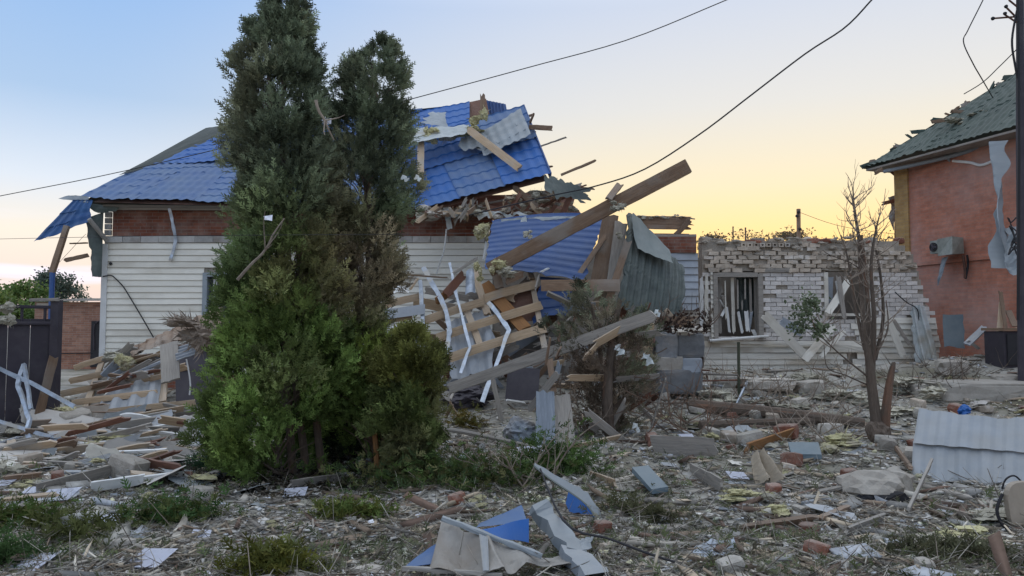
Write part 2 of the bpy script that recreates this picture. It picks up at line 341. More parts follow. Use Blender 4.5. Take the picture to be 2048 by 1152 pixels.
def brickmat(name, c1, c2, mortar, bw=.26, bh=.075, soot=None, sootamt=.6, bumpd=.5, sscale=.6):
    m = bpy.data.materials.new(name); m.use_nodes = True; t = m.node_tree; n = t.nodes; l = t.links; b = n['Principled BSDF']; b.inputs['Roughness'].default_value = .92; b.inputs['Specular IOR Level'].default_value = .15
    s = n.new('ShaderNodeAttribute'); s.attribute_name = 'uvw'
    bt = n.new('ShaderNodeTexBrick'); bt.inputs['Scale'].default_value = 1; bt.inputs['Brick Width'].default_value = bw; bt.inputs['Row Height'].default_value = bh; bt.inputs['Mortar Size'].default_value = .006; bt.inputs['Mortar Smooth'].default_value = .3
    bt.inputs['Color1'].default_value = (*c1, 1); bt.inputs['Color2'].default_value = (*c2, 1); bt.inputs['Mortar'].default_value = (*mortar, 1); bt.inputs['Bias'].default_value = 0
    l.new(s.outputs['Vector'], bt.inputs['Vector']); out = bt.outputs['Color']
    nz = n.new('ShaderNodeTexNoise'); nz.inputs['Scale'].default_value = 5; nz.inputs['Detail'].default_value = 7; nz.inputs['Roughness'].default_value = .7; l.new(s.outputs['Vector'], nz.inputs['Vector'])
    mx = n.new('ShaderNodeMix'); mx.data_type = 'RGBA'; mx.blend_type = 'OVERLAY'; mx.inputs[0].default_value = .55; l.new(out, mx.inputs[6]); l.new(nz.outputs['Fac'], mx.inputs[7]); out = mx.outputs[2]
    if soot:
        n3 = n.new('ShaderNodeTexNoise'); n3.inputs['Scale'].default_value = sscale; n3.inputs['Detail'].default_value = 8; n3.inputs['Roughness'].default_value = .6; l.new(s.outputs['Vector'], n3.inputs['Vector'])
        r3 = n.new('ShaderNodeMapRange'); r3.inputs[1].default_value = .42; r3.inputs[2].default_value = .68; r3.inputs[4].default_value = sootamt; l.new(n3.outputs[0], r3.inputs[0])
        m3 = n.new('ShaderNodeMix'); m3.data_type = 'RGBA'; l.new(r3.outputs[0], m3.inputs[0]); l.new(out, m3.inputs[6]); m3.inputs[7].default_value = (*soot, 1); out = m3.outputs[2]
    l.new(out, b.inputs['Base Color'])
    bp = n.new('ShaderNodeBump'); bp.inputs['Strength'].default_value = bumpd; bp.inputs['Distance'].default_value = .012; iv = n.new('ShaderNodeMath'); iv.operation = 'MULTIPLY_ADD'; iv.inputs[1].default_value = -1; l.new(bt.outputs['Fac'], iv.inputs[0]); l.new(nz.outputs['Fac'], iv.inputs[2])
    l.new(iv.outputs[0], bp.inputs['Height']); l.new(bp.outputs[0], b.inputs['Normal'])
    return m
DUST = (.36, .34, .30)
M = {}
grain = dict(coord='uvw', stretch=(1.2, 22, 1), scale=3, bumpd=.4)
M['wood'] = mat('fresh_wood', (.52, .39, .26), (.38, .27, .17), dust=(.50, .46, .40), dustamt=.55, c3=(.36, .32, .27), **grain)
M['wood_grey'] = mat('weathered_wood', (.36, .33, .29), (.23, .21, .19), dust=DUST, dustamt=.4, **grain)
M['wood_brown'] = mat('brown_wood', (.25, .165, .105), (.155, .10, .068), dust=(.36, .31, .26), dustamt=.45, c3=(.24, .20, .165), **grain)
M['wood_blue'] = mat('blue_grey_board', (.30, .34, .39), (.19, .22, .26), c3=(.27, .25, .23), **grain)
M['wood_rust'] = mat('rust_brown_board', (.20, .09, .055), (.12, .06, .045), dust=(.34, .28, .24), dustamt=.35, **grain)
M['bark'] = mat('bark', (.24, .19, .15), (.12, .09, .07), coord='uvw', stretch=(1.5, 14, 1), scale=5, bumpd=.9, c3=(.26, .15, .10))
M['twig'] = mat('twig', (.30, .25, .20), (.19, .15, .12), scale=9)
M['blue'] = mat('blue_tile_metal', (.016, .10, .36), (.025, .125, .40), coord='uvw', scale=1.3, rough=.55, bumpd=.05, spec=.25, dust=(.16, .21, .30), dustamt=.45, c3=(.04, .13, .32), rnd=.08)
M['blue_dusty'] = mat('dusty_blue_metal', (.045, .125, .30), (.032, .095, .27), coord='uvw', scale=2.0, rough=.5, bumpd=.1, dust=(.20, .24, .29), dustamt=.6, rnd=.08)
M['blue_dark'] = mat('slate_blue_metal', (.032, .085, .25), (.024, .065, .20), coord='uvw', scale=1.5, rough=.55, bumpd=.1, dust=(.17, .20, .25), dustamt=.45, rnd=.1)
M['grey_back'] = mat('grey_primer_metal', (.29, .33, .36), (.21, .245, .275), coord='uvw', scale=2.5, rough=.6, bumpd=.1, dust=DUST, dustamt=.35, rnd=.1)
M['beige_back'] = mat('beige_primer_metal', (.33, .315, .29), (.25, .235, .21), coord='uvw', scale=3, rough=.6, bumpd=.15, c3=(.20, .165, .13), rnd=.1)
M['dark_sheet'] = mat('dark_green_grey_sheet', (.10, .125, .115), (.065, .08, .078), coord='uvw', scale=2.5, rough=.7, bumpd=.2, dust=(.24, .25, .23), dustamt=.6, rnd=.1)
M['zinc'] = mat('zinc_sheet', (.27, .30, .335), (.20, .225, .25), coord='uvw', scale=2, bumpd=.15, rough=.6, dust=(.34, .33, .30), dustamt=.5, c3=(.23, .23, .22))
M['fold'] = mat('grey_green_sheet', (.19, .22, .215), (.13, .155, .15), coord='uvw', scale=2, bumpd=.15, rough=.7, dust=(.27, .27, .25), dustamt=.5)
M['tar'] = mat('dark_flashing', (.055, .068, .064), (.04, .048, .046), coord='uvw', scale=3, bumpd=.2, rough=.7, dust=(.15, .16, .15), dustamt=.4)
M['galv'] = mat('galvanised_steel', (.46, .52, .60), (.27, .31, .36), c3=(.38, .37, .34), scale=9, rough=.38, metal=.35, bumpd=.08, spec=.5)
M['slate'] = mat('pale_slate_sheet', (.36, .40, .45), (.26, .29, .33), coord='uvw', scale=2, bumpd=.2, dust=(.42, .40, .36), dustamt=.5)
M['drywall'] = mat('gypsum_board', (.47, .45, .42), (.38, .36, .33), coord='uvw', scale=2, bumpd=.25, c3=(.36, .31, .26), rnd=.15)
M['paper'] = mat('white_paper', (.78, .80, .88), (.70, .72, .82), scale=6, bumpd=.1, rnd=.05)
M['membrane'] = mat('torn_white_membrane', (.66, .70, .70), (.52, .56, .56), coord='uvw', scale=4, bumpd=.5, trans=.25, c3=(.50, .48, .42), rnd=.1)
M['fabric'] = mat('grey_white_fabric', (.40, .43, .45), (.28, .31, .33), coord='uvw', scale=3, bumpd=.5, c3=(.42, .39, .34), trans=.15)
M['insul'] = mat('glass_wool', (.60, .57, .33), (.46, .42, .25), scale=9, bumpd=1.0, bscale=40, c3=(.42, .38, .28), rough=1, spec=.05, rnd=.18)
M['insul_grey'] = mat('dusty_glass_wool', (.46, .44, .36), (.34, .32, .26), scale=9, bumpd=1.0, bscale=30, rough=1, spec=.05)
M['siding'] = mat('cream_siding', (.78, .755, .67), (.71, .685, .60), coord='uvw', stretch=(.5, 3, 1), scale=1.6, rough=.6, bumpd=.05, dust=(.46, .43, .38), dustamt=.35, c3=(.60, .565, .48), rnd=.08)
M['siding_dirty'] = mat('dirty_siding', (.66, .64, .57), (.54, .51, .45), coord='uvw', stretch=(.7, 3, 1), scale=1.9, rough=.65, bumpd=.15, c3=(.38, .33, .26), rnd=.12)
M['trim'] = mat('white_trim', (.68, .69, .68), (.58, .58, .56), scale=3, rough=.5, bumpd=.1)
M['block'] = mat('grey_block', (.48, .47, .45), (.36, .35, .33), scale=6, bumpd=.5, c3=(.30, .27, .24))
M['white_brick'] = mat('white_silicate_brick', (.66, .63, .60), (.53, .50, .47), scale=9, bumpd=.5, dust=(.42, .37, .30), dustamt=.35, rnd=.22)
M['dusty_brick'] = mat('dusty_brick', (.47, .41, .335), (.36, .30, .24), scale=7, bumpd=.7, c3=(.54, .50, .45), rnd=.3)
M['mortar'] = mat('mortar', (.36, .32, .27), (.26, .23, .19), scale=8, bumpd=.6)
M['red_brick'] = brickmat('red_brick_band', (.21, .075, .045), (.14, .055, .038), (.18, .14, .12), soot=(.34, .29, .25), sootamt=.4, sscale=2.2)
M['red_loose'] = mat('red_brick_piece', (.27, .10, .06), (.18, .075, .05), scale=8, bumpd=.6, dust=DUST, dustamt=.6, rnd=.3)
M['shed_brick'] = brickmat('outbuilding_brick', (.36, .19, .13), (.25, .12, .085), (.30, .26, .22), soot=(.38, .30, .25), sootamt=.35)
M['red_wall'] = brickmat('red_house_brick', (.46, .195, .13), (.37, .15, .10), (.32, .19, .145), soot=(.48, .38, .35), sootamt=.65, sscale=.42, bumpd=.3)
M['quoin'] = brickmat('yellow_quoin_brick', (.40, .26, .11), (.33, .20, .085), (.30, .22, .13), bumpd=.3)
M['green_roof'] = mat('green_tile_metal', (.045, .075, .062), (.032, .054, .047), coord='uvw', scale=1.4, rough=.5, bumpd=.08, dust=(.15, .16, .14), dustamt=.6, rnd=.08)
M['concrete'] = mat('concrete', (.38, .36, .32), (.28, .26, .23), scale=3, bumpd=.6, c3=(.42, .39, .33), rnd=.25)
M['plaster'] = mat('plaster_rubble', (.44, .41, .36), (.33, .30, .26), scale=5, bumpd=.6, rnd=.3)
M['blockdark'] = mat('slag_block', (.21, .22, .23), (.15, .155, .16), scale=4, bumpd=.6, c3=(.30, .28, .26))
M['gate'] = mat('dark_gate_steel', (.050, .043, .055), (.036, .032, .042), scale=2, rough=.6, bumpd=.1, dust=(.16, .15, .15), dustamt=.4, rnd=.1)
M['black'] = mat('black_rubber', (.022, .022, .026), (.03, .03, .033), scale=4, rough=.7, bumpd=.1)
M['dark_void'] = mat('dark_interior_plaster', (.24, .22, .20), (.15, .135, .12), scale=2, bumpd=.3)
M['rust'] = mat('rusty_steel', (.16, .075, .05), (.09, .05, .04), scale=7, bumpd=.4, rough=.8)
M['green_pole'] = mat('green_painted_steel', (.07, .08, .05), (.05, .055, .04), scale=7, bumpd=.3)
M['ac'] = mat('air_conditioner_casing', (.32, .335, .30), (.22, .235, .21), scale=7, bumpd=.2, rough=.6)
M['beige_plastic'] = mat('beige_plastic', (.36, .31, .25), (.28, .24, .19), scale=4, bumpd=.15, rough=.6)
M['tan_cloth'] = mat('tan_cloth', (.42, .36, .28), (.33, .28, .21), scale=4, bumpd=.5)
M['orange_wood'] = mat('orange_board', (.30, .15, .055), (.22, .11, .05), **grain)
M['blue_grey_panel'] = mat('blue_grey_panel', (.15, .20, .23), (.11, .15, .175), coord='uvw', scale=2, bumpd=.1, dust=(.30, .30, .28), dustamt=.4)
M['glass'] = mat('dusty_pane', (.12, .14, .15), (.08, .10, .11), scale=3, rough=.15, bumpd=.02, spec=.6, dust=(.3, .3, .28), dustamt=.3)
M['ground'] = mat('dusty_earth', (.36, .345, .31), (.22, .21, .18), scale=1.6, bumpd=1.0, bscale=9, c3=(.15, .14, .10), rnd=0)
M['chip'] = mat('litter_chip', (1, 1, 1), (.72, .72, .72), scale=6, bumpd=.3, vcol=True, rnd=0)
M['leaf'] = mat('thuja_leaf', (1, 1, 1), (.62, .62, .62), scale=2.2, bumpd=0, vcol=True, trans=.25, rough=.75, spec=.2, rnd=0)
M['broadleaf'] = mat('green_leaf', (1, 1, 1), (.7, .7, .7), scale=2.2, bumpd=0, vcol=True, trans=.35, rough=.6, rnd=0)

# ------------------------------------------------------------------ many small pieces in one mesh (litter, leaves)
def frames(d, roll=None):
    d = d / (np.linalg.norm(d, axis=1, keepdims=True) + 1e-9)
    ref = np.where(np.abs(d[:, 2:3]) < .95, A3([[0, 0, 1.]]), A3([[1., 0, 0]]))
    s = np.cross(d, ref); s /= np.linalg.norm(s, axis=1, keepdims=True) + 1e-9
    u = np.cross(s, d); a = np.random.rand(len(d), 1) * 2 * math.pi if roll is None else roll
    s2 = np.cos(a) * s + np.sin(a) * u; u2 = -np.sin(a) * s + np.cos(a) * u
    return np.stack([d, s2, u2], 2)                       # columns: length, side, normal
def batch(name, temps, pos, rot, scl, col, mt, parent=None, label=None, cat=None, kind=None, base=None):
    pos = np.asarray(pos); n = len(pos); pick = np.random.randint(0, len(temps), n); Vs = []; Ts = []; Cs = []; off = 0
    scl = np.asarray(scl); scl = scl[:, None] * np.ones((1, 3)) if scl.ndim == 1 else scl
    for k, (tv, tt) in enumerate(temps):
        ix = np.where(pick == k)[0]
        if not len(ix): continue
        v = np.einsum('nij,nkj->nki', rot[ix], tv[None] * scl[ix][:, None, :]) + pos[ix][:, None, :]
        Vs.append(v.reshape(-1, 3)); Ts.append((tt[None] + (np.arange(len(ix)) * len(tv))[:, None, None] + off).reshape(-1, 3)); off += len(ix) * len(tv)
        Cs.append(np.repeat(col[ix], len(tv), 0))
    V = np.vstack(Vs); T = np.vstack(Ts); C = np.vstack(Cs)
    if base is None: base = A3([(V[:, 0].min() + V[:, 0].max()) / 2, (V[:, 1].min() + V[:, 1].max()) / 2, V[:, 2].min()])
    V = V - base
    me = bpy.data.meshes.new(name); me.vertices.add(len(V)); me.vertices.foreach_set('co', V.astype(np.float32).ravel())
    me.loops.add(len(T) * 3); me.loops.foreach_set('vertex_index', T.astype(np.int32).ravel())
    me.polygons.add(len(T)); me.polygons.foreach_set('loop_start', (np.arange(len(T)) * 3).astype(np.int32)); me.polygons.foreach_set('loop_total', np.full(len(T), 3, np.int32))
    a = me.attributes.new('Col', 'FLOAT_COLOR', 'POINT'); a.data.foreach_set('color', np.hstack([C, np.ones((len(C), 1))]).astype(np.float32).ravel())
    me.update(calc_edges=True); me.materials.append(mt)
    o = bpy.data.objects.new(name, me); put(o, parent); pl = WL[parent] if parent is not None else A3([0, 0, 0.])
    o.location = tuple(base - pl); WL[o] = base
    return tag(o, label, cat, None, kind)
def spray(nb, seed):                                      # flat thuja spray: stem with paired scale branchlets
    rs = random.Random(seed); V = []; T = []
    def dia(x0, y0, x1, y1, w, z0, z1):
        L = math.hypot(x1 - x0, y1 - y0); px, py = -(y1 - y0) / L * w, (x1 - x0) / L * w; b = len(V); mx, my = x0 + (x1 - x0) * .45, y0 + (y1 - y0) * .45; mz = (z0 + z1) / 2
        V.extend([(x0, y0, z0), (mx + px, my + py, mz), (x1, y1, z1), (mx - px, my - py, mz)]); T.extend([(b, b + 1, b + 2), (b, b + 2, b + 3)])
    dia(0, 0, 1, 0, .05, 0, .05)
    for k in range(nb):
        x = .12 + .8 * k / nb; L = (.55 - .4 * x) * rs.uniform(.75, 1.2); sg = 1 if k % 2 else -1; an = rs.uniform(.5, .85)
        dia(x, 0, x + L * math.cos(an), sg * L * math.sin(an), .055, .05 * x, rs.uniform(-.12, .15))
    return A3(V), A3(T)
SPRAYS = [spray(6, 1), spray(7, 2), spray(6, 3)]
def shard(seed, flat=.22):
    rs = np.random.RandomState(seed); V = A3([(-1, -1, -1), (1, -1, -1), (1, 1, -1), (-1, 1, -1), (-1, -1, 1), (1, -1, 1), (1, 1, 1), (-1, 1, 1)], float) * .5
    V = V * A3([1.25, .7, flat]) * (1 + (rs.rand(8, 3) - .5) * .7)
    T = []
    for f in BOXF: T += [(f[0], f[1], f[2]), (f[0], f[2], f[3])]
    return V, A3(T)
SHARDS = [shard(k) for k in range(5)]
SLIVERS = [(v * A3([3.5, .45, .5]), t) for v, t in [shard(k + 9, .5) for k in range(4)]]
def flake(seed):
    rs = np.random.RandomState(seed); v, f = ico(1); v = v * (1 + (rs.rand(len(v), 1) - .5) * 1.0) * A3([1, .8, .5]) * .5
    return v, A3(f)
FLAKES = [flake(k) for k in range(4)]
LEAFT = [(A3([(0, 0, 0), (.5, .28, .06), (1, 0, 0), (.5, -.28, .06)]), A3([(0, 1, 2), (0, 2, 3)]))]

# ------------------------------------------------------------------ ground
def grid_ground(name, xs, ys, mt, drop=0.0):
    x, y = np.meshgrid(xs, ys); z = H(x, y) - drop
    k = len(xs); V = np.stack([x, y, z], -1).reshape(-1, 3); Fc = [(i * k + j, i * k + j + 1, (i + 1) * k + j + 1, (i + 1) * k + j) for i in range(len(ys) - 1) for j in range(k - 1)]
    return mk(name, (V, Fc), mt, smooth=True)
xs = np.concatenate([[-900, -300, -120, -60, -35, -25], np.linspace(-18, 18, 241), [25, 35, 60, 120, 300, 900]])
ys = np.concatenate([[-300, -60, -15, -3], np.linspace(1, 26, 201), np.linspace(28, 46, 10), [60, 100, 200, 500, 1500]])
tag(grid_ground('ground', xs, ys, M['ground']), kind='structure')

# ------------------------------------------------------------------ blue-roofed house
HY = 16.5
def zx(px, py, Y): p = P(px, py, Y); return p[0], p[2]
hx0 = P(206, 600, HY)[0]; hx1 = P(1398, 600, HY)[0]
ZE = P(400, 415, HY)[2]                                    # wall head
house = thing('ruined_house', (-2.5, 20.5, h1(-2.5, 20.5)), 'ruined single-storey house with cream siding, red brick band and torn blue metal roof', 'house')
def wall_boxes(x0, x1, z0, z1, ops, y0, y1):
    gs = []; cur = x0
    for (a, b, c, d) in sorted(ops):
        if a > cur: gs.append(box(cur, a, y0, y1, z0, z1))
        gs.append(box(a, b, y0, y1, z0, c)); gs.append(box(a, b, y0, y1, d, z1)); cur = b
    gs.append(box(cur, x1, y0, y1, z0, z1)); return join(*gs)
wa, wz1 = zx(414, 551, HY); wb, wz0 = zx(478, 640, HY)
win = (wa, wb, wz0, wz1)
zb0 = P(400, 486, HY)[2]; zb1 = P(400, 472, HY)[2]; ZP = .62
xm = P(985, 500, HY)[0]; xr = P(1262, 500, HY)[0]
mk('wall', wall_boxes(hx0, xm, -.2, zb1, [win], HY, HY + .38), M['mortar'], house)
mk('wall', box(xm, hx1, HY + .02, HY + .38, -.2, P(1300, 506, HY)[2]), M['mortar'], house)
mk('brick_band', box(P(228, 420, HY)[0], xm, HY - .04, HY + .34, zb1, ZE), M['red_brick'], house, label='dull red brick band above the siding')
mk('brick_band', box(P(1255, 480, HY)[0], hx1 - .05, HY - .03, HY + .34, P(1300, 506, HY)[2], P(1300, 474, HY)[2]), M['red_brick'], house)
mk('wall', box(hx0, hx0 + .38, HY + .38, 24.4, -.2, ZE), M['shed_brick'], house)
mk('wall', box(hx1 - .38, hx1, HY + .38, 24.4, -.2, 2.6), M['shed_brick'], house)
mk('wall', box(hx0 + .38, hx1 - .38, 24.0, 24.4, -.2, ZE - .3), M['shed_brick'], house)
mk('ceiling_slab', box(hx0 + .4, xm - .2, HY + .4, 23.9, ZE - .25, ZE - .08), M['dark_void'], house)
mk('plinth', box(hx0 - .05, hx1, HY - .06, HY + .3, -.25, ZP), M['red_brick'], house)
# exposed block course over the siding
x = hx0 + .02; k = 0
blk = meshdata('block', box(-.195, .195, -.03, .03, -.07, .07, .01), M['block'])
while x < xm - .2:
    copyo(blk, 'block', (x + .2, HY - .02 + random.uniform(-.008, .008), (zb0 + zb1) / 2), (0, 0, random.uniform(-.02, .02)), 1, house); x += .405
# grey blocks of the corner pier
for r_ in range(5):
    z_ = zb1 + .07 + r_ * .135
    if z_ > ZE - .02: break
    copyo(blk, 'block', (P(218, 450, HY)[0], HY - .02, z_), (0, 0, random.uniform(-.06, .06)), (.36, 1, .86), house)
# siding boards, one by one, cut at the window
PB = (zb0 - ZP) / 21
def board_geo(x0, x1, z, pb, y, t=.03):
    V = A3([(x0, y, z), (x1, y, z), (x1, y - t, z), (x0, y - t, z), (x0, y, z + pb), (x1, y, z + pb), (x1, y - .006, z + pb), (x0, y - .006, z + pb)])
    return V, BOXF, np.stack([V[:, 0], V[:, 2], 0 * V[:, 0] + random.random() * 9], 1)
for r_ in range(21):
    z0 = ZP + r_ * PB
    segs = [(hx0 + .08, xm)]
    if z0 + PB > win[2] - .06 and z0 < win[3] + .05: segs = [(hx0 + .08, win[0] - .06), (win[1] + .06, xm)]
    for (a, b) in segs:
        gbd = board_geo(a, b, z0 + .002, PB - .004, HY - .004 + random.uniform(-.006, .003)); gbd[0][:, 2] += (gbd[0][:, 0] - a) / (b - a) * random.uniform(-.008, .008); mk('siding_board', gbd, M['siding'], house)
mk('corner_trim', box(hx0 - .03, hx0 + .10, HY - .05, HY + .06, ZP - .05, zb0 - .02), M['trim'], house)
# window with a dark barred opening
wf = mk('window', join(box(win[0] - .07, win[0] + .03, HY - .07, HY + .1, win[2] - .06, win[3] + .06), box(win[1] - .03, win[1] + .07, HY - .07, HY + .1, win[2] - .06, win[3] + .06),
                  box(win[0] + .03, win[1] - .03, HY - .07, HY + .1, win[3] - .03, win[3] + .06), box(win[0] + .03, win[1] - .03, HY - .09, HY + .1, win[2] - .06, win[2] + .03)), M['grey_back'], house, label='white framed window with bars beside the conifer')
mk('pane', box(win[0] + .03, win[1] - .03, HY + .12, HY + .13, win[2], win[3] - .03), M['glass'], wf)
for k in range(5):
    xx = win[0] + .08 + k * (win[1] - win[0] - .16) / 4
    mk('window_bar', box(xx - .008, xx + .008, HY - .02, HY, win[2] + .03, win[3] - .03), M['trim'] if k == 1 else M['black'], wf)
mk('pane_surround', join(box(win[0] + .12, win[0] + .16, HY + .06, HY + .11, win[2], win[3] - .06), box(win[0] + .16, win[1] - .1, HY + .06, HY + .11, win[3] - .14, win[3] - .1)), M['trim'], wf)
# pale blue-grey siding at the far end of the house
zs1 = P(1350, 506, HY)[2]
for r_ in range(8):
    z0 = zs1 - .16 - r_ * .16
    V, f, u = board_geo(P(1330, 500, HY)[0] - random.random() * .1, P(1396, 500, HY)[0], z0, .155, HY - .02, .035)
    V[:, 1] -= .05 * np.sin((V[:, 0] - 3.4) * 6); mk('siding_board', (V, f, u), M['slate'], house)
mk('eave_board', timber(P(212, 416, HY - .2), P(985, 419, HY - .2), .07, .03, nL=20), M['wood_grey'], house)

# roof: eave at 16.0, ridge at 20.2
RA, RB, RC, RD = P(150, 398, 16.0), P(845, 416, 16.0), P(845, 224, 20.2), P(415, 262, 20.2)
def lerp4(u, v): return (1 - u) * (1 - v) * RA + u * (1 - v) * RB + u * v * RC + (1 - u) * v * RD
sp = .46
NP = 6
for k in range(NP):                                       # lower run of roof sheets, dusty
    u0, u1 = k / NP, (k + 1) / NP
    mk('roof_sheet', tile_sheet(lerp4(u0, 0), lerp4(u1 + .004, 0), lerp4(u1 + .004, sp), lerp4(u0, sp), jag=(.06 if k == 0 else 0, 0, .12 if k < 2 else .05, 0),
       extra=lambda u, v, a, b: .05 * np.exp(-v * 6) * (fbm(u * a * 2, v * b, 4) - .6)), M['blue_dusty'], house)
for k in range(NP):                                       # upper run, lifted where it tore loose
    u0, u1 = k / NP, (k + 1) / NP
    lift = A3([0, -.06, .16]); l0 = lift * np.clip((u0 - .18) * 4, 0, 1.4); l1 = lift * np.clip((u1 - .18) * 4, 0, 1.4)
    mk('roof_sheet', tile_sheet(lerp4(u0, sp - .02) + l0, lerp4(u1 + .004, sp - .02) + l1, lerp4(u1 + .004, 1), lerp4(u0, 1), jag=(.0, 0, .05, 0)), M['blue'], house)
mk('roof_underlay', sheet(lerp4(0.04, .03) - A3([0, 0, .12]), lerp4(1, .02) - A3([0, 0, .12]), lerp4(1, .99) - A3([0, 0, .14]), lerp4(0.02, .98) - A3([0, 0, .14]), nu=6, nv=6), M['wood_rust'], house)
BL, BR = A3([hx0 - .3, 24.8, 4.2]), A3([P(960, 400, 16)[0], 24.8, 4.2])
mk('roof_sheet', tile_sheet(BR, BL, RD + A3([0, .02, 0]), P(960, 205, 20.3)), M['blue_dusty'], house, label='rear slope of the blue roof')
mk('hip_end', sheet(RA + A3([.1, .1, -.05]), BL, RD + A3([0, .05, -.03]), RD - A3([0, 0, .03]), nu=6, nv=8), M['dark_sheet'], house)
# hip flashing peeled up along the left verge
mk('hip_flashing', sheet(P(235, 356, 17.1), P(395, 312, 18.9), P(462, 254, 20.15), P(412, 259, 20.1), nu=16, nv=8, disp=lambda u, v, a, b: .05 + .05 * fbm(u * a * 3, v * b * 3, 2), jag=(0, 0, .12, .05)), M['tar'], house, label='dark flashing peeled along the hip')
mk('ridge_cap', tube([RD + A3([.05, 0, .02]), P(560, 250, 20.2), RC + A3([0, 0, .04])], .07, 8), M['blue_dusty'], house)
# ridge run beyond the conifers
for (pa, pb) in ((838, 888), (888, 937)):
    def RT(p): return P(p, 228 - (p - 815) * .19, 20.2)
    mk('roof_sheet', tile_sheet(P(pa, 330, 17.9), P(pb + 2, 318, 17.9), RT(pb + 2), RT(pa)), M['blue'], house)
mk('gable_boarding', sheet(P(931, 262, 19.6), P(986, 262, 19.7), P(972, 197, 20.2), P(930, 206, 20.2), nu=5, nv=5), M['wood_rust'], house)
mk('roof_sheet', sheet(P(972, 262, 20.0), P(1018, 245, 20.0), P(1011, 208, 20.25), P(966, 199, 20.25), nu=60, nv=4, disp=corr(.095, .02)), M['blue_dark'], house, label='dark ribbed sheet at the broken ridge end')
mk('rafter', timber(P(966, 270, 19.5), P(965, 185, 19.5), .13, .06, up=(1, 0, 0), jag=(0, .12)), M['wood_brown'], house)
# torn strip at the left eave tip
mk('torn_strip', sheet(P(108, 397, 16.0), P(175, 408, 15.95), P(178, 392, 16.0), P(140, 388, 16.05), nu=14, nv=5, disp=crumple(.03, 5), jag=(.2, 0, .08, .06)), M['grey_back'], house)
mk('soffit_board', sheet(P(152, 408, 16.1), P(215, 440, 16.2), P(240, 415, 16.2), P(150, 402, 16.1), nu=8, nv=5, disp=crumple(.08, 3), jag=(.1, .05, .2, 0)), M['dark_sheet'], house)
# long grey soffit board under the eave
mk('soffit_board', sheet(P(205, 420, 16.45), P(985, 424, 16.45), P(985, 418, 16.02), P(205, 409, 16.02), nu=30, nv=2, disp=crumple(.03, 2)), M['wood_grey'], house)
# bent trim strip on the brick band, cable on the siding, spout stub
mk('bent_strip', stud([P(338, 416, HY - .25), P(345, 446, HY - .22), P(351, 480, HY - .12), P(346, 502, HY - .10), P(340, 522, HY - .1)], .07, .02), M['galv'], house)
mk('cable', tube(smooth_path([P(206, 553, HY - .05), P(222, 551, HY - .07), P(232, 558, HY - .07), P(247, 574, HY - .08), P(262, 598, HY - .08), P(290, 645, HY - .09), P(307, 675, HY - .1)], 26), .014, 5), M['black'], house)
mk('wall_lamp', lump(P(221, 527, HY - .05), .035, sub=2, amp=.1), M['black'], house)

# things hanging off the left end
o = mk('torn_roof_flap', tile_sheet(P(64, 487, 15.9), P(196, 442, 16.0), P(190, 400, 15.98), P(146, 400, 15.98), jag=(.02, .15, .1, 0), pv=.3), M['blue_dusty'], label='torn blue roof flap hanging off the left eave', cat='roof sheet')
mk('hanging_sheet', sheet(P(182, 556, 16.25), P(204, 556, 16.3), P(208, 425, 16.3), P(168, 436, 16.2), nu=8, nv=16, disp=lambda u, v, a, b: .10 * np.sin(u * 3) + .05 * fbm(u * a * 2, v * b * 2, 7), jag=(.12, 0, .04, .1)), M['dark_sheet'], label='dark green-grey sheet hanging down the house corner', cat='sheet')
mk('light_pipe', tube([P(178, 438, 15.9), P(214, 482, 16.3)], .05, 8), M['beige_back'], label='pale pipe stub slanting from the left eave to the siding', cat='pipe')
mk('broken_batten', timber(P(125, 522, 16.2), P(178, 510, 16.4), .09, .05, jag=(.1, .02)), M['wood_brown'], label='short splintered batten sticking out behind the hanging sheet', cat='batten')
mk('broken_batten', timber(P(139, 487, 16.3), P(176, 486, 16.4), .03, .03), M['wood_brown'], label='thin stick above the splintered batten at the hanging sheet', cat='stick')
mk('timber_prop', timber(P(104, 546, 15.6), P(134, 452, 15.8), .11, .09, up=(1, 0, 0)), M['wood_brown'], label='leaning brown timber prop under the torn blue roof flap', cat='timber')
pp = P(105, 545, 15.6)
mk('steel_post', tube([(pp[0], 15.6, h1(pp[0], 15.6)), pp], .055, 8), M['blue_dark'], label='dark steel post rising behind the gate to the timber prop', cat='post')

# ------------------------------------------------------------------ displaced slab of blue roof and what lies on it
A_, B_, C_, D_ = P(832, 421, 15.9), P(1100, 352, 15.4), P(1046, 216, 17.6), P(768, 296, 17.9)
slab = thing('torn_roof_section', P(965, 420, 16.2), 'large torn section of blue metal roof tilted over the house wall', 'roof section')
def sb(u, v): return (1 - u) * (1 - v) * A_ + u * (1 - v) * B_ + u * v * C_ + (1 - u) * v * D_
for k in range(3):
    for (v0, v1) in ((0, .5), (.49, 1.0)):
        lf = A3([0, -.012, .02]) * (1 if v0 else 0) + A3([0, -.01, .012]) * k
        mk('roof_sheet', tile_sheet(sb(k / 3, v0) + lf, sb((k + 1) / 3 + .01, v0) + lf, sb((k + 1) / 3 + .01, v1) + lf, sb(k / 3, v1) + lf, jag=(0, 0, .03 if v0 == 0 else .0, 0), pu=.22, pv=.42), M['blue'] if (k + (v0 > 0)) % 2 == 0 or k == 0 else M['blue_dusty'], slab)
mk('verge_board', timber(sb(1.005, 0), sb(1.005, 1), .16, .03, up=(0, -.4, 1)), M['blue_dark'], slab)
mk('roof_underlay', sheet(sb(.02, .03) - A3([0, -.1, .12]), sb(.98, .03) - A3([0, -.1, .12]), sb(.98, .98) - A3([0, -.1, .12]), sb(.02, .98) - A3([0, -.1, .12]), nu=4, nv=4), M['wood_rust'], slab)
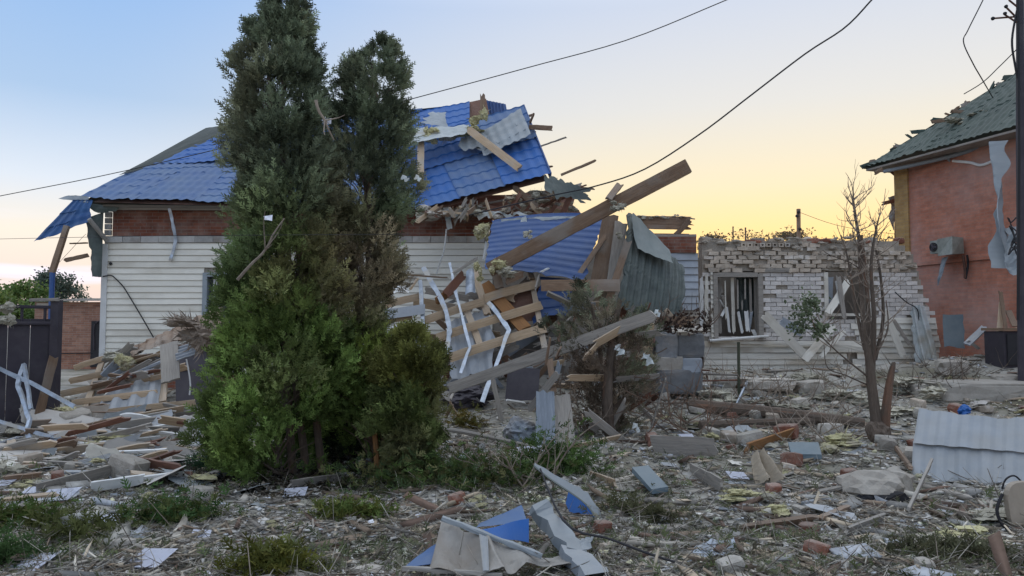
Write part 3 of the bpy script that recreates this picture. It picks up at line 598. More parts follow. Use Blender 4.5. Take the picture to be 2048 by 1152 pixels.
for v in (.15, .4, .65, .9): mk('batten', timber(sb(.01, v) - A3([0, -.05, .06]), sb(1.02 + .05 * random.random(), v) - A3([0, -.05, .06]), .05, .04, jag=(0, .1)), M['wood_brown'], slab)
o_ = A3([0, -.14, .10])
mk('grey_roof_sheet', tile_sheet(P(962, 318, 16.2), P(1066, 272, 16.0), P(1040, 214, 17.1), P(940, 276, 17.0), jag=(.15, .03, .08, .10), pu=.2), M['grey_back'], label='grey back of a torn tile sheet at the top right of the blue section', cat='roof sheet')
mk('grey_roof_sheet', sheet(P(918, 304, 16.5), P(985, 300, 16.3), P(975, 268, 16.7), P(915, 272, 16.9), nu=20, nv=6, disp=corr(.2, .02), jag=(.1, .1, .15, .1)), M['grey_back'], label='small grey sheet scrap under the diagonal plank on the blue roof', cat='roof sheet')
mk('torn_membrane', sheet(P(782, 306, 16.7), P(950, 278, 16.5), P(940, 255, 17.2), P(806, 268, 17.4), nu=34, nv=10, disp=lambda u, v, a, b: .10 + .10 * fbm(u * a * 3, v * b * 3, 4), jag=(.1, .1, .22, .2)), M['membrane'], label='torn whitish membrane strip across the blue roof section', cat='membrane')
mk('torn_membrane', sheet(P(826, 262, 17.3), P(905, 274, 17.0), P(890, 232, 17.9), P(842, 236, 18.0), nu=18, nv=10, disp=lambda u, v, a, b: .12 + .12 * fbm(u * a * 3, v * b * 3, 14), jag=(.25, .25, .1, .2)), M['fabric'], label='crumpled grey membrane patch above the insulation on the roof', cat='membrane')
mk('loose_plank', timber(P(841, 378, 16.0), P(842, 272, 16.9), .15, .04, up=(1, 0, 0)), M['wood'], label='upright pale plank standing against the blue roof section', cat='plank')
mk('loose_plank', timber(P(1040, 337, 15.6), P(936, 258, 16.55), .17, .05, up=(.4, 0, 1), jag=(.05, .1)), M['wood'], label='pale plank lying diagonally on the blue roof section', cat='plank')
def fluffy(c, r, seed=None, fibers=60, sub=3):
    rr = A3(r if hasattr(r, '__len__') else (r,) * 3); Vx = []; Fx = []
    V, Fc, _ = join(*[lump(A3(c) + (np.random.rand(3) - .5) * 1.5 * rr, rr * A3([random.uniform(.3, .75), random.uniform(.3, .7), random.uniform(.22, .5)]), sub=sub, amp=.75, fr=2.2) for _ in range(5 if sub > 2 else 3)])
    for k in range(int(fibers * 1.6)):
        i = random.randrange(len(V)); p = V[i]; d = unit(unit(p - A3(c)) + (np.random.rand(3) - .5) * 1.6) * rr.mean() * random.uniform(.25, .75); s = unit(np.random.rand(3) - .5) * rr.mean() * .035
        q = p + d * .5 + s * 2 * random.uniform(-1, 1); b = len(Vx); Vx += [p - s, p + s, q + s * .8, q - s * .8, p + d]; Fx += [(b, b + 1, b + 2, b + 3), (b + 3, b + 2, b + 4)]
    return join((V, Fc), (A3(Vx), Fx))
def insul(c, r, label, m='insul', name='insulation_tuft', **k): return mk(name, fluffy(c, r, **k), M[m], label=label, cat='insulation')
insul(P(857, 268, 16.8), (.17, .14, .20), 'yellow insulation tuft on top of the upright pale plank')
insul(P(958, 246, 16.75), (.22, .16, .24), 'yellow insulation tuft at the head of the diagonal plank')
insul(P(925, 262, 16.9), (.36, .16, .13), 'long yellow insulation tuft stretched across the blue roof section')
insul(P(888, 272, 16.8), (.30, .14, .10), 'pale insulation shreds on the membrane strip', m='insul_grey')
# sticks at the right verge
for (a, b, w, ya, lb, m) in (((1058, 254), (1110, 257), .11, 16.6, 'brown board poking out right of the blue roof section', 'wood_brown'), ((1080, 293), (1134, 274), .025, 16.2, 'thin stick with frayed tip poking out below the brown board', 'wood_grey'),
                          ((1122, 350), (1194, 320), .05, 15.4, 'dark rod slanting up from the ragged roofing', 'wood_brown'), ((1060, 246), (1068, 226), .05, 16.9, 'short splinter at the top right corner of the blue roof section', 'wood_brown')):
    mk('broken_batten', timber(P(*a, ya), P(*b, ya - .2), w, .04, jag=(0, .08)), M[m], label=lb, cat='batten')
mk('roofing_felt', sheet(P(1090, 395, 15.2), P(1180, 418, 15.0), P(1190, 372, 15.0), P(1085, 340, 15.5), nu=26, nv=16, disp=crumple(.12, 2.5), jag=(0, .35, .25, .25), jf=9), M['dark_sheet'], label='ragged dark roofing felt hanging right of the blue roof section', cat='roofing felt')
mk('torn_membrane', sheet(P(838, 440, 15.9), P(1062, 448, 15.4), P(1070, 428, 15.4), P(840, 408, 16.1), nu=44, nv=8, disp=crumple(.14, 3, 3), jag=(.1, .1, .28, .12), jf=8), M['membrane'], label='long white torn membrane along the wall head under the blue roof', cat='membrane')
mk('torn_membrane', sheet(P(1000, 452, 15.2), P(1160, 438, 14.9), P(1165, 430, 14.9), P(1000, 436, 15.2), nu=30, nv=4, disp=crumple(.06, 3, 5), jag=(.05, .05, .06, .03)), M['membrane'], label='narrow white membrane strip on the slate-blue sheet', cat='membrane')
mk('hanging_strip', sheet(P(893, 462, 15.9), P(906, 462, 15.9), P(898, 410, 16.0), P(884, 412, 16.0), nu=5, nv=12, disp=crumple(.05, 4), jag=(.03, .03, .08, 0)), M['membrane'], label='hanging white strip over the brick band by the membrane', cat='strip')
mk('white_string', tube(smooth_path([P(893, 458, 15.9), P(888, 500, 16.0), P(880, 525, 16.1), P(873, 548, 16.2)], 14), .018, 5), M['trim'], label='white cord hanging down the siding from the strip', cat='cord')
mk('hanging_strip', sheet(P(1056, 525, 14.6), P(1064, 520, 14.6), P(1058, 432, 15.1), P(1040, 435, 15.1), nu=5, nv=20, disp=crumple(.08, 5), jag=(.06, .06, .12, 0)), M['membrane'], label='shredded white strip dangling over the slate-blue sheet', cat='strip')
mk('white_lath', timber(P(967, 520, 15.3), P(978, 455, 15.5), .05, .02, up=(1, 0, 0)), M['trim'], label='thin white lath at the left edge of the slate-blue sheet', cat='lath')
insul(P(966, 458, 15.4), (.15, .12, .20), 'yellow insulation tuft at the wall head by the white lath')
mk('gable_boarding', sheet(P(838, 440, 17.6), P(1172, 440, 17.6), P(1150, 372, 17.8), P(838, 395, 17.8), nu=12, nv=6, disp=crumple(.1, 2), jag=(0, .2, 0, .2)), M['wood_rust'], slab)
# attic debris squeezed under the slab
att = thing('attic_debris', P(1020, 425, 15.9), 'brown attic debris squeezed between wall head and blue roof section', 'debris')
for k in range(90):
    px = random.uniform(850, 1175); top = 421 - (px - 832) * .20; py = random.uniform(top + 14, 428)
    c = P(px, py, random.uniform(15.5, 16.1)); r = random.uniform(.06, .2)
    if k % 3 == 0: mk('debris_lump', fluffy(c, (r * 1.3, r, r * .8), fibers=25, sub=2), M[['insul_grey', 'tan_cloth', 'plaster'][k % 9 // 3]], att)
    else:
        d = unit(A3([random.uniform(-1, 1), random.uniform(-.6, .2), random.uniform(-.5, .5)])) * random.uniform(.15, .45)
        mk('splinter', timber(c - d, c + d, random.uniform(.03, .12), .02, jag=(.1, .1), nL=2), M[['wood_brown', 'wood_grey', 'wood', 'wood_rust'][k % 4]], att)

# ------------------------------------------------------------------ collapsed middle
mk('collapsed_sheet', sheet(P(968, 548, 13.9), P(1168, 566, 13.6), P(1216, 424, 15.2), P(984, 446, 15.4), nu=20, nv=90, disp=corr(.19, .010, 'v', extra=lambda u, v, a, b: .12 * np.sin(u * 3.2 + .4) + .03 * fbm(u * a, v * b, 8)), jag=(.05, .08, .1, .02)), M['blue_dark'], label='slate-blue ribbed metal sheet slumped behind the big slanting beam', cat='metal sheet')
mk('collapsed_sheet', sheet(P(1060, 660, 13.6), P(1150, 640, 13.5), P(1160, 560, 14.0), P(1075, 552, 14.0), nu=12, nv=50, disp=corr(.19, .022, 'v'), jag=(.1, .2, .3, 0)), M['blue_dark'], label='lower torn end of the slate-blue sheet beneath the short horizontal beam', cat='metal sheet')
mk('fallen_beam', timber(P(978, 540, 13.6), P(1376, 332, 13.2), .26, .16, up=(-.3, 0, 1), nL=16, nW=4), M['wood_brown'], label='big brown roof beam slanting up to the right against the sky', cat='beam')
mk('short_beam', timber(P(1083, 571, 13.4), P(1240, 571, 13.1), .21, .10, nL=8), M['wood_brown'], label='short horizontal beam in front of the slate-blue sheet', cat='beam')
for (a, b, w, y, lb, m) in (((1196, 568), (1222, 428), .30, 13.9, 'broad leaning board at the right edge of the slate-blue sheet', 'wood_brown'), ((1226, 566), (1243, 440), .24, 13.8, 'grey-brown leaning board beside the draped dark sheet', 'wood_grey'),
                          ((1205, 640), (1258, 478), .13, 13.2, 'dark leaning post in front of the draped dark sheet', 'wood_brown'), ((1150, 560), (1212, 470), .09, 13.8, 'narrow slanting batten at the foot of the broad leaning board', 'wood_brown'),
                          ((1216, 400), (1242, 366), .12, 13.1, 'splintered upright stub nailed on the big slanting beam', 'wood_brown'), ((1092, 585), (1150, 612), .10, 13.2, 'grey plank slanting down below the short horizontal beam', 'wood_grey'),
                          ((1000, 580), (985, 520), .16, 13.7, 'broken brown board at the foot of the big slanting beam', 'wood_brown')):
    mk('leaning_board', timber(P(*a, y), P(*b, y + .3), w, .045, up=(1, 0, 0), jag=(.06, .1)), M[m], label=lb, cat='board')
mk('draped_sheet', sheet(P(1222, 628, 13.2), P(1362, 640, 13.6), P(1362, 540, 14.2), P(1236, 424, 14.4), nu=70, nv=22, disp=corr(.16, .02, 'u', extra=lambda u, v, a, b: .30 * np.sin(v * 2.6) * (1 - .4 * u) + .10 * fbm(u * a * 1.2, v * b * 1.2, 5)), jag=(.15, .08, .25, .06)), M['dark_sheet'], label='dark green-grey corrugated sheet draped over the collapsed corner', cat='metal sheet')
mk('draped_sheet', sheet(P(1262, 520, 13.75), P(1335, 548, 13.9), P(1330, 520, 14.2), P(1250, 432, 14.3), nu=20, nv=10, disp=lambda u, v, a, b: .35 + .06 * fbm(u * a * 2, v * b * 2, 3), jag=(.1, .05, .1, .08)), M['fold'], label='folded grey-green upper edge of the draped sheet', cat='metal sheet')
# leftover of the timber roof deck right of it
dk = thing('roof_deck_remnant', P(1325, 478, 17.2), 'broken brown timber roof deck left on the far wall end', 'roof deck')
for k in range(5):
    y0 = 436 + k * 8.5
    if k == 3: continue
    mk('plank', timber(P(1258 + random.uniform(-4, 4), y0, 17.0), P(1390 + random.uniform(-8, 3), y0 + random.uniform(-3, 3), 17.0), .10, .04, jag=(.1, .15)), M['wood_brown'], dk)
mk('plank', timber(P(1352, 470, 16.9), P(1384, 436, 16.9), .12, .04, jag=(0, .1)), M['wood_brown'], dk)
mk('plank', timber(P(1255, 473, 16.8), P(1392, 472, 16.8), .07, .08), M['wood_grey'], dk)
for k in range(10): mk('debris_lump', fluffy(P(1262 + k * 13 + random.uniform(-5, 5), 433 + random.uniform(-2, 3), 17.0), (.09, .08, .05), fibers=14, sub=2), M['insul_grey'], dk)

# timber lattice torn from the roof, tipped against the pile
lat = thing('timber_lattice', P(980, 765, 12.8), 'torn roof lattice of pale battens leaning on the debris pile', 'roof lattice')
def ld(py): return 12.7 + (760 - py) / 200 * 1.3
for (a, b, w) in (((968, 597), (1074, 568), .155), ((846, 642), (968, 603), .145), ((872, 676), (1084, 610), .15), ((898, 716), (1092, 655), .16), ((764, 612), (846, 592), .13), ((758, 645), (826, 634), .11)):
    mk('batten', timber(P(*a, ld(a[1]) - .06), P(*b, ld(b[1]) - .06), w, .05, jag=(.02, .02), bend=.01), M['wood'], lat)
for (a, b, w) in (((946, 536), (976, 632), .13), ((966, 566), (1052, 660), .24), ((1048, 510), (1066, 562), .10), ((1066, 575), (1090, 700), .10), ((930, 612), (960, 690), .12)):
    mk('rafter', timber(P(*a, ld(a[1]) + .08), P(*b, ld(b[1]) + .08), w, .06, up=(1, 0, 0), jag=(.05, .05)), M['wood'] if w < .2 else M['orange_wood'], lat)
mk('sheathing_board', sheet(P(900, 768, 12.85), P(1000, 752, 12.85), P(985, 600, 13.9), P(895, 640, 13.7), nu=40, nv=10, disp=corr(.34, .035, 'u'), jag=(.05, .15, .12, .2)), M['slate'], lat)
mk('sheathing_board', sheet(P(760, 640, 13.3), P(850, 628, 13.3), P(850, 608, 13.4), P(760, 620, 13.4), nu=6, nv=3), M['slate'], lat)
mk('backing_board', sheet(P(1000, 650, 13.7), P(1075, 640, 13.7), P(1062, 580, 14.0), P(1000, 596, 14.0), nu=4, nv=4), M['wood_rust'], lat)
mk('long_plank', timber(P(896, 778, 11.6), P(1322, 626, 9.7), .165, .05, nL=14, jag=(.05, .2)), M['wood_grey'], label='long grey plank crossing the debris pile up to the right', cat='plank')
mk('edge_plank', timber(P(985, 744, 11.15), P(1200, 667, 10.2), .035, .05), M['wood'], label='pale edge strip lying on the long grey plank', cat='plank')
for (pts, w, lb) in (([(846, 534), (866, 570), (890, 616), (899, 656), (897, 680), (891, 708)], .085, 'widest bent steel channel at the left of the lattice'),
                     ([(899, 525), (906, 560), (916, 602), (940, 694), (921, 746)], .05, 'slim bent steel channel left of the middle of the lattice'),
                     ([(840, 560), (843, 610), (846, 652), (853, 704)], .07, 'short bluish steel channel next to the conifer'),
                     ([(976, 604), (996, 628), (1018, 660), (998, 715), (964, 804)], .075, 'long kinked steel channel across the middle of the lattice')):
    mk('steel_channel', stud([P(x, y, ld(y) - .22) for x, y in pts], w, .05), M['galv'], label=lb, cat='steel channel')
# loose window sash
sash = thing('window_sash', P(795, 722, 12.6), 'loose white window sash lying behind the conifer', 'window')
def wsq(x0, y0, x1, y1, Y, m, nm, par, w=.02): return mk(nm, sheet(P(x0, y1, Y), P(x1, y1, Y), P(x1, y0, Y), P(x0, y0, Y), nu=2, nv=2, th=w), m, par)
mk('jamb', timber(P(770, 658, 12.7), P(783, 722, 12.6), .09, .05, up=(1, 0, 0)), M['trim'], sash); mk('jamb', timber(P(836, 656, 12.8), P(840, 715, 12.7), .07, .05, up=(1, 0, 0)), M['trim'], sash)
mk('head', timber(P(765, 657, 12.72), P(842, 655, 12.82), .07, .05), M['trim'], sash)
mk('pane', sheet(P(784, 720, 12.68), P(840, 715, 12.75), P(838, 660, 12.85), P(772, 660, 12.78), nu=2, nv=2), M['slate'], sash)
# white tile scrap, dark slats and jumble above the lattice
mk('white_tile_scrap', sheet(P(762, 588, 13.6), P(822, 586, 13.6), P(815, 570, 13.8), P(770, 568, 13.8), nu=24, nv=5, disp=corr(.12, .02), jag=(.05, .05, .05, .08)), M['trim'], label='white wavy sheet scrap behind the conifer edge', cat='sheet')
for (a, b, w, m, lb) in (((790, 548), (900, 556), .03, 'wood_brown', 'thin dark rail across the siding above the steel channels'), ((800, 556), (835, 556), .04, 'wood_grey', 'short grey slat under the thin dark rail'), ((905, 548), (956, 515), .06, 'wood_grey', 'grey slat slanting up to the brown board'),
                       ((820, 580), (836, 556), .04, 'wood', 'small pale stick above the white wavy scrap'), ((995, 540), (1040, 560), .10, 'wood_grey', 'grey slat lying on the foot of the big beam'), ((1010, 565), (1050, 545), .12, 'wood_brown', 'brown slat propped behind the top batten'),
                       ((890, 590), (930, 545), .16, 'wood_rust', 'rust-brown board behind the slim channel'), ((870, 605), (905, 580), .14, 'orange_wood', 'orange board behind the widest steel channel'), ((1070, 580), (1080, 545), .03, 'wood_grey', 'thin pale splinter at the end of the top batten'), ((1080, 545), (1100, 535), .03, 'trim', 'small white curled scrap before the slate-blue sheet'),
                       ((960, 740), (978, 700), .05, 'wood', 'pale splinter inside the lattice'), ((1000, 715), (1015, 672), .05, 'wood', 'pale slat hanging inside the right lattice bay')):
    mk('wood_lath', timber(P(*a, 13.55), P(*b, 13.75), w, .03, jag=(.05, .08)), M[m], label=lb, cat='slat')
mk('rolled_foil', sheet(P(930, 592, 13.5), P(950, 588, 13.5), P(948, 540, 13.8), P(932, 545, 13.8), nu=10, nv=12, disp=lambda u, v, a, b: .06 * np.sin(u * 3.1) + .05 * fbm(u * a * 6, v * b * 6, 4)), M['galv'], label='crumpled silver foil above the lattice', cat='foil')
insul(P(956, 545, 13.5), (.10, .10, .16), 'yellow insulation tuft on the lattice rafter'); insul(P(994, 526, 13.4), (.13, .10, .18), 'pale yellow insulation hanging on the big beam foot'); insul(P(1012, 545, 13.5), (.16, .12, .10), 'whitish insulation tuft right of the big beam foot', m='insul_grey')
insul(P(1240, 412, 13.0), (.16, .10, .09), 'small insulation tuft caught on the big slanting beam', m='insul_grey')
insul(P(1055, 470, 14.3), (.07, .06, .10), 'shred of insulation on the dangling white strip', m='insul_grey', fibers=30); insul(P(1238, 470, 13.7), (.05, .05, .07), 'tiny insulation shred on the grey-brown leaning board', m='insul_grey', fibers=20)
# dark hollow under the lattice
hol = thing('pile_backing', P(990, 880, 13.6), 'dark heap of soil and boards filling the hollow under the lattice', 'debris heap')
for k in range(120):
    px, py = random.uniform(862, 1290), random.uniform(545, 800)
    if py < 560 + max(0, px - 1080) * .3: py += 60
    c = P(px, py, random.uniform(13.9, 14.4) if py < 700 else random.uniform(13.2, 13.8)); d_ = unit(A3([random.uniform(-1, 1), random.uniform(-.3, .3), random.uniform(-.7, .7)])) * random.uniform(.15, .5)
    mk('board', timber(c - d_, c + d_, random.uniform(.05, .2), .03, up=(random.uniform(-.5, .5), -.2, 1), jag=(.08, .12), nL=3), M[['wood_brown', 'wood_grey', 'wood_rust', 'wood', 'slate', 'wood_grey'][k % 6]], hol)
for k in range(46):
    c = P(random.uniform(1235, 1360), random.uniform(640, 790), random.uniform(12.9, 13.7)); d_ = unit(A3([random.uniform(-1, 1), random.uniform(-.3, .3), random.uniform(-.6, .7)])) * random.uniform(.15, .55)
    mk('board', timber(c - d_, c + d_, random.uniform(.04, .16), .03, up=(random.uniform(-.5, .5), -.2, 1), jag=(.1, .16), nL=3), M[['wood_brown', 'wood_grey', 'wood_rust', 'wood', 'dark_sheet', 'wood_grey'][k % 6]], hol)
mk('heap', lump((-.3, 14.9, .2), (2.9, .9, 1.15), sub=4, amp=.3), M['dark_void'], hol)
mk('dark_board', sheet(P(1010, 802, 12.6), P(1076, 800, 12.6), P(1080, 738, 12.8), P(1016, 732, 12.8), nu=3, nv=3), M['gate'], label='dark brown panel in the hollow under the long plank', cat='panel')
for (a, b, lb) in (((1071, 900), (1072, 776), 'left one of two upright blue-grey boards under the pile'), ((1131, 896), (1122, 784), 'right one of two upright blue-grey boards under the pile')):
    p = G(a[0], a[1]); q = P(b[0], b[1], p[1] + .35); p = p + A3([(20 / F) * p[1], 0, 0]) if a[0] < 1100 else p; q = q + A3([(18 / F) * q[1], 0, 0]) if a[0] < 1100 else q
    mk('upright_board', timber(p, q, .27, .03, up=(1, 0, 0), jag=(.03, .08), nW=5, taper=.88), M['wood_blue'] if a[0] < 1100 else M['wood_grey'], label=lb, cat='board')
for (a, b, w, m, lb) in (((1013, 886), (984, 752), .08, 'wood_grey', 'narrow slat leaning in the dark hollow'), ((1108, 790), (1098, 706), .10, 'wood_brown', 'short brown post hanging under the long plank'), ((1092, 770), (1180, 774), .09, 'wood', 'pale stub board above the blue-grey boards'),
                       ((906, 806), (884, 848), .05, 'wood_brown', 'short brown stick below the leaning panel by the conifer'), ((898, 800), (918, 838), .03, 'wood', 'thin light stick below the leaning panel by the conifer'), ((1012, 800), (1052, 806), .03, 'trim', 'thin white rod in front of the dark panel'),
                       ((900, 800), (914, 770), .04, 'wood_grey', 'short grey stick above the dark hollow')):
    Y = 11.9; mk('wood_lath', timber(P(*a, Y), P(*b, Y + .25), w, .03, up=(1, 0, .3), jag=(.05, .05)), M[m], label=lb, cat='slat')
mk('tin_scrap', sheet(P(886, 800, 11.6), P(902, 806, 11.6), P(900, 782, 11.7), P(878, 776, 11.7), nu=6, nv=5, jag=(.02, .04, .05, .03)), M['beige_back'], label='small greyish panel leaning beside the conifer skirt', cat='panel')
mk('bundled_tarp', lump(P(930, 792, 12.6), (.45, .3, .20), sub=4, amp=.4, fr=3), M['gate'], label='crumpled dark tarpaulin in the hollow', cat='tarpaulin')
mk('sack', lump(G(1040, 900) + A3([0, .6, .12]), (.24, .2, .20), sub=4, amp=.35, fr=2.5), M['wood_blue'], label='grey crumpled sack beside the upright boards', cat='sack')

# ------------------------------------------------------------------ white brick house on the right
WY = 17.0
wing = thing('white_brick_house', (P(1640, 700, WY)[0], 19.5, h1(7, 19.5)), 'roofless white brick house with broken window and fallen cream siding', 'house')
wx0 = P(1404, 600, WY)[0]; ZT = P(1600, 478, WY)[2]
w1 = (P(1432, 600, WY)[0], P(1516, 600, WY)[0], P(1480, 672, WY)[2], P(1480, 550, WY)[2])
w2 = (P(1652, 600, WY)[0], P(1742, 600, WY)[0], P(1690, 632, WY)[2], P(1690, 545, WY)[2])
edge_z = [P(1880, y, WY)[2] for y in (760, 740, 640, 575, 520, 478)]; edge_x = [P(x, 600, WY)[0] for x in (1882, 1880, 1868, 1852, 1840, 1800)]
def wxe(z): return float(np.interp(z, edge_z, edge_x))
gs = []
for z0 in np.arange(-.2, ZT - .06, .196):                   # stepped core follows the broken edge
    z1 = min(z0 + .196, ZT - .05); xe = wxe((z0 + z1) / 2) - .08; cur = wx0 + .02
    for (a, b, c, d) in (w1, w2):
        if z1 > c and z0 < d: gs.append(box(cur, a, WY + .012, WY + .36, z0, z1)); cur = b
    gs.append(box(cur, xe, WY + .012, WY + .36, z0, z1))
mk('wall', join(*gs), M['mortar'], wing)
mk('wall', box(wx0, wx0 + .36, WY + .36, 22.4, -.2, ZT - .4), M['dusty_brick'], wing); mk('wall', box(8.9, 9.26, WY + .36, 22.4, -.2, ZT - .9), M['dusty_brick'], wing); mk('wall', box(wx0 + .36, 8.9, 22.0, 22.4, -.2, ZT - .3), M['dusty_brick'], wing)
mk('inner_partition', box(wx0 + .36, 8.9, 18.2, 18.3, -.1, ZT - .5), M['dark_void'], wing)
bh = .098; bl = .26; ZB = P(1600, 690, WY)[2]
brk = [meshdata('brick', box(-.125, .125, -.03, .05, -.044, .044, .012), M['white_brick']) for _ in range(4)]; brd = meshdata('brick', box(-.125, .125, -.04, .05, -.044, .044, .018), M['dusty_brick'])
cells = []; nrow = int((ZT - ZB) / bh)
for r_ in range(nrow):
    z = ZB + (r_ + .5) * bh; x = wx0 + .14 + (.13 if r_ % 2 else 0)
    while x < wxe(z) - .10 + random.uniform(-.12, .10):
        ok = all(not (a - .09 < x < b + .09 and c - .03 < z < d + .05) for (a, b, c, d) in (w1, w2))
        if ok: cells.append((r_, x, z))
        x += bl
rowd = [c for c in cells if c[2] > P(1600, 541, WY)[2]]; roww = [c for c in cells if c[2] <= P(1600, 541, WY)[2]]
roww.sort(key=lambda c: c[1] < w1[1])                      # those left of the window are mostly behind siding
for i, (r_, x, z) in enumerate(roww[:240]):
    if random.random() < .015: continue
    copyo(random.choice(brk), 'brick', (x, WY - .002 + random.uniform(-.012, .008), z), (random.uniform(-.02, .02), random.uniform(-.015, .015), random.uniform(-.03, .03)), 1, wing)
lg = []
for i, (r_, x, z) in enumerate(rowd + roww[240:]):
    if random.random() < .05 or (z > ZT - .32 and fbm(x * 1.6, z * 3, 61, 3) < .30 + .45 * (z - ZT + .32) / .32): continue
    top = z > ZT - .25
    y = WY + random.uniform(-.05, .03) if not top else WY + random.uniform(-.10, .12)
    a = random.uniform(-.06, .06) * (3 if top else 1); cs, sn = math.cos(a), math.sin(a)
    b_ = box(-.12 * random.uniform(.5, 1.05), .12, -.05, .05, -.043, .043, .022); V = b_[0]; V = np.stack([V[:, 0] * cs - V[:, 1] * sn, V[:, 0] * sn + V[:, 1] * cs, V[:, 2] + V[:, 0] * random.uniform(-.06, .06)], 1) + A3([x, y, z])
    if i % 6 == 0 and i < len(rowd) and len(lg) < 900: copyo(brd, 'brick', (x, y, z), (0, random.uniform(-.05, .05), a), 1, wing)
    else: lg.append((V, BOXF))
mk('dusty_courses', join(*lg), M['dusty_brick'], wing, kind='stuff')
# mortar smears and rubble crust on the upper courses
cr = []
for k in range(70):
    px = random.uniform(1404, 1838); py = random.uniform(482, 540) if random.random() < .7 else random.uniform(474, 486)
    c = P(px, py, WY - .04)
    if c[0] < wxe(c[2]) - .05: cr.append(lump(c, (random.uniform(.04, .12), .04, random.uniform(.02, .045)), sub=2, amp=.6))
mk('mortar_crust', join(*cr), M['mortar'], wing, kind='stuff')
for k in range(24):                                        # broken pieces lying on the wall head
    c = P(random.uniform(1400, 1800), 478, WY + .15); sz = (random.uniform(.15, .4), random.uniform(.15, .3), random.uniform(.06, .16))
    g = rubble_block(sz); a = random.random() * 3; V = g[0] @ A3([[math.cos(a), -math.sin(a), 0], [math.sin(a), math.cos(a), 0], [0, 0, 1]]) + A3([c[0], c[1], ZT - .1]); mk('rubble_piece', (V, g[1]), M[['dusty_brick', 'plaster', 'red_loose'][k % 3]], wing)
# row of hollow bricks seen end-on
for k in range(8):
    c = P(1487 + k * 12.5, 490, WY - .07); mk('hollow_brick', join(box(c[0] - .06, c[0] - .025, c[1] - .02, c[1] + .1, c[2] - .045, c[2] + .045), box(c[0] + .025, c[0] + .06, c[1] - .02, c[1] + .1, c[2] - .045, c[2] + .045), box(c[0] - .025, c[0] + .025, c[1] - .02, c[1] + .1, c[2] + .02, c[2] + .045), box(c[0] - .025, c[0] + .025, c[1] - .02, c[1] + .1, c[2] - .045, c[2] - .02)), M['dusty_brick'], wing)
mk('plinth', box(wx0 - .03, 9.75, WY - .07, WY + .3, -.2, P(1600, 742, WY)[2]), M['red_brick'], wing)
# siding still on the wall
def sb_row(x0, x1, z, y=WY - .05, m='siding_dirty', pb=.135):
    V, f, u = board_geo(x0, x1, z, pb - .004, y + random.uniform(-.012, .004), .035); V[:, 2] += (V[:, 0] - x0) * random.uniform(-.004, .004); return mk('siding_board', (V, f, u), M[m], wing)
z = P(1600, 741, WY)[2]; zend = P(1600, 684, WY)[2]
while z < zend: sb_row(wx0, P(1700, 700, WY)[0] + random.uniform(-.5, .4), z); z += .135
z = P(1600, 741, WY)[2]
while z < P(1600, 645, WY)[2]: sb_row(P(1716, 700, WY)[0] + random.uniform(-.2, .1), wxe(z) - random.uniform(0, .08), z); z += .135
z = P(1600, 684, WY)[2]
while z < P(1600, 545, WY)[2]: sb_row(P(1420, 600, WY)[0], w1[0] - .07 + random.uniform(-.02, 0), z, pb=.11); z += .11
# cracked corner strips
for (x0, x1, m) in ((1398, 1408, 'trim'), (1409, 1418, 'siding_dirty')):
    g = sheet(P(x0, 662, WY - .09), P(x1, 662, WY - .09), P(x1, 548, WY - .09), P(x0, 548, WY - .09), nu=4, nv=18, disp=crumple(.02, 6), jag=(.03, .03, .1, .1), th=.02); mk('corner_strip', g, M[m], wing)
# broken window
bw = mk('window', join(box(w1[0] - .08, w1[0] + .02, WY - .10, WY + .12, w1[2] - .05, w1[3] + .04), box(w1[1] - .02, w1[1] + .09, WY - .10, WY + .12, w1[2] - .05, w1[3] + .02), box(w1[0] + .02, w1[1] - .02, WY - .09, WY + .12, w1[3] - .05, w1[3] + .05)), M['wood_grey'], wing, label='broken window with splintered frame pieces')
mk('sill', timber(P(1418, 681, WY - .2), P(1535, 672, WY - .2), .05, .22), M['trim'], bw); mk('sill_board', timber(P(1424, 683, WY - .16), P(1640, 690, WY - .16), .06, .03, nL=12, jag=(0, .1)), M['siding_dirty'], bw)
def wp(px, py, d=0.): return P(px, py, WY + .05 + d)
for (a, b, w, m) in (((1434, 555), (1446, 590), .06, 'wood_grey'), ((1446, 590), (1452, 612), .08, 'wood_grey'), ((1438, 560), (1440, 668), .08, 'wood_grey'), ((1450, 560), (1452, 640), .03, 'siding_dirty'), ((1464, 553), (1468, 668), .075, 'siding_dirty'), ((1453, 612), (1459, 666), .055, 'trim'), ((1442, 634), (1454, 612), .06, 'trim'), ((1438, 598), (1450, 615), .04, 'trim'),
                     ((1476, 622), (1485, 668), .06, 'trim'), ((1492, 620), (1496, 666), .09, 'trim'), ((1503, 622), (1498, 662), .06, 'galv'), ((1504, 658), (1518, 682), .08, 'trim'), ((1484, 600), (1484, 622), .03, 'wood_grey'), ((1500, 556), (1502, 640), .05, 'wood_grey'), ((1510, 556), (1512, 668), .06, 'wood_grey'), ((1475, 558), (1476, 620), .03, 'wood_grey'), ((1490, 556), (1490, 600), .03, 'wood_grey')):
    mk('frame_splinter', timber(wp(*a, random.uniform(-.06, .12)), wp(*b, random.uniform(-.06, .12)), w, .03, up=(1, 0, 0), jag=(.04, .06)), M[m], bw)
mk('torn_curtain', sheet(wp(1474, 655, .22), wp(1512, 650, .22), wp(1512, 553, .25), wp(1470, 553, .25), nu=30, nv=10, disp=lambda u, v, a, b: .05 * np.sin(u * 26 + v * 2), jag=(.1, 0, .3, 0)), M['dark_sheet'], bw)
bw2 = mk('window', join(box(w2[0] - .05, w2[0] + .04, WY - .05, WY + .1, w2[2], w2[3]), box(w2[1] - .04, w2[1] + .05, WY - .05, WY + .1, w2[2], w2[3]), box(w2[0] + .04, w2[1] - .04, WY - .05, WY + .1, w2[2], w2[2] + .06)), M['siding_dirty'], wing, label='small broken window behind the bare tree')
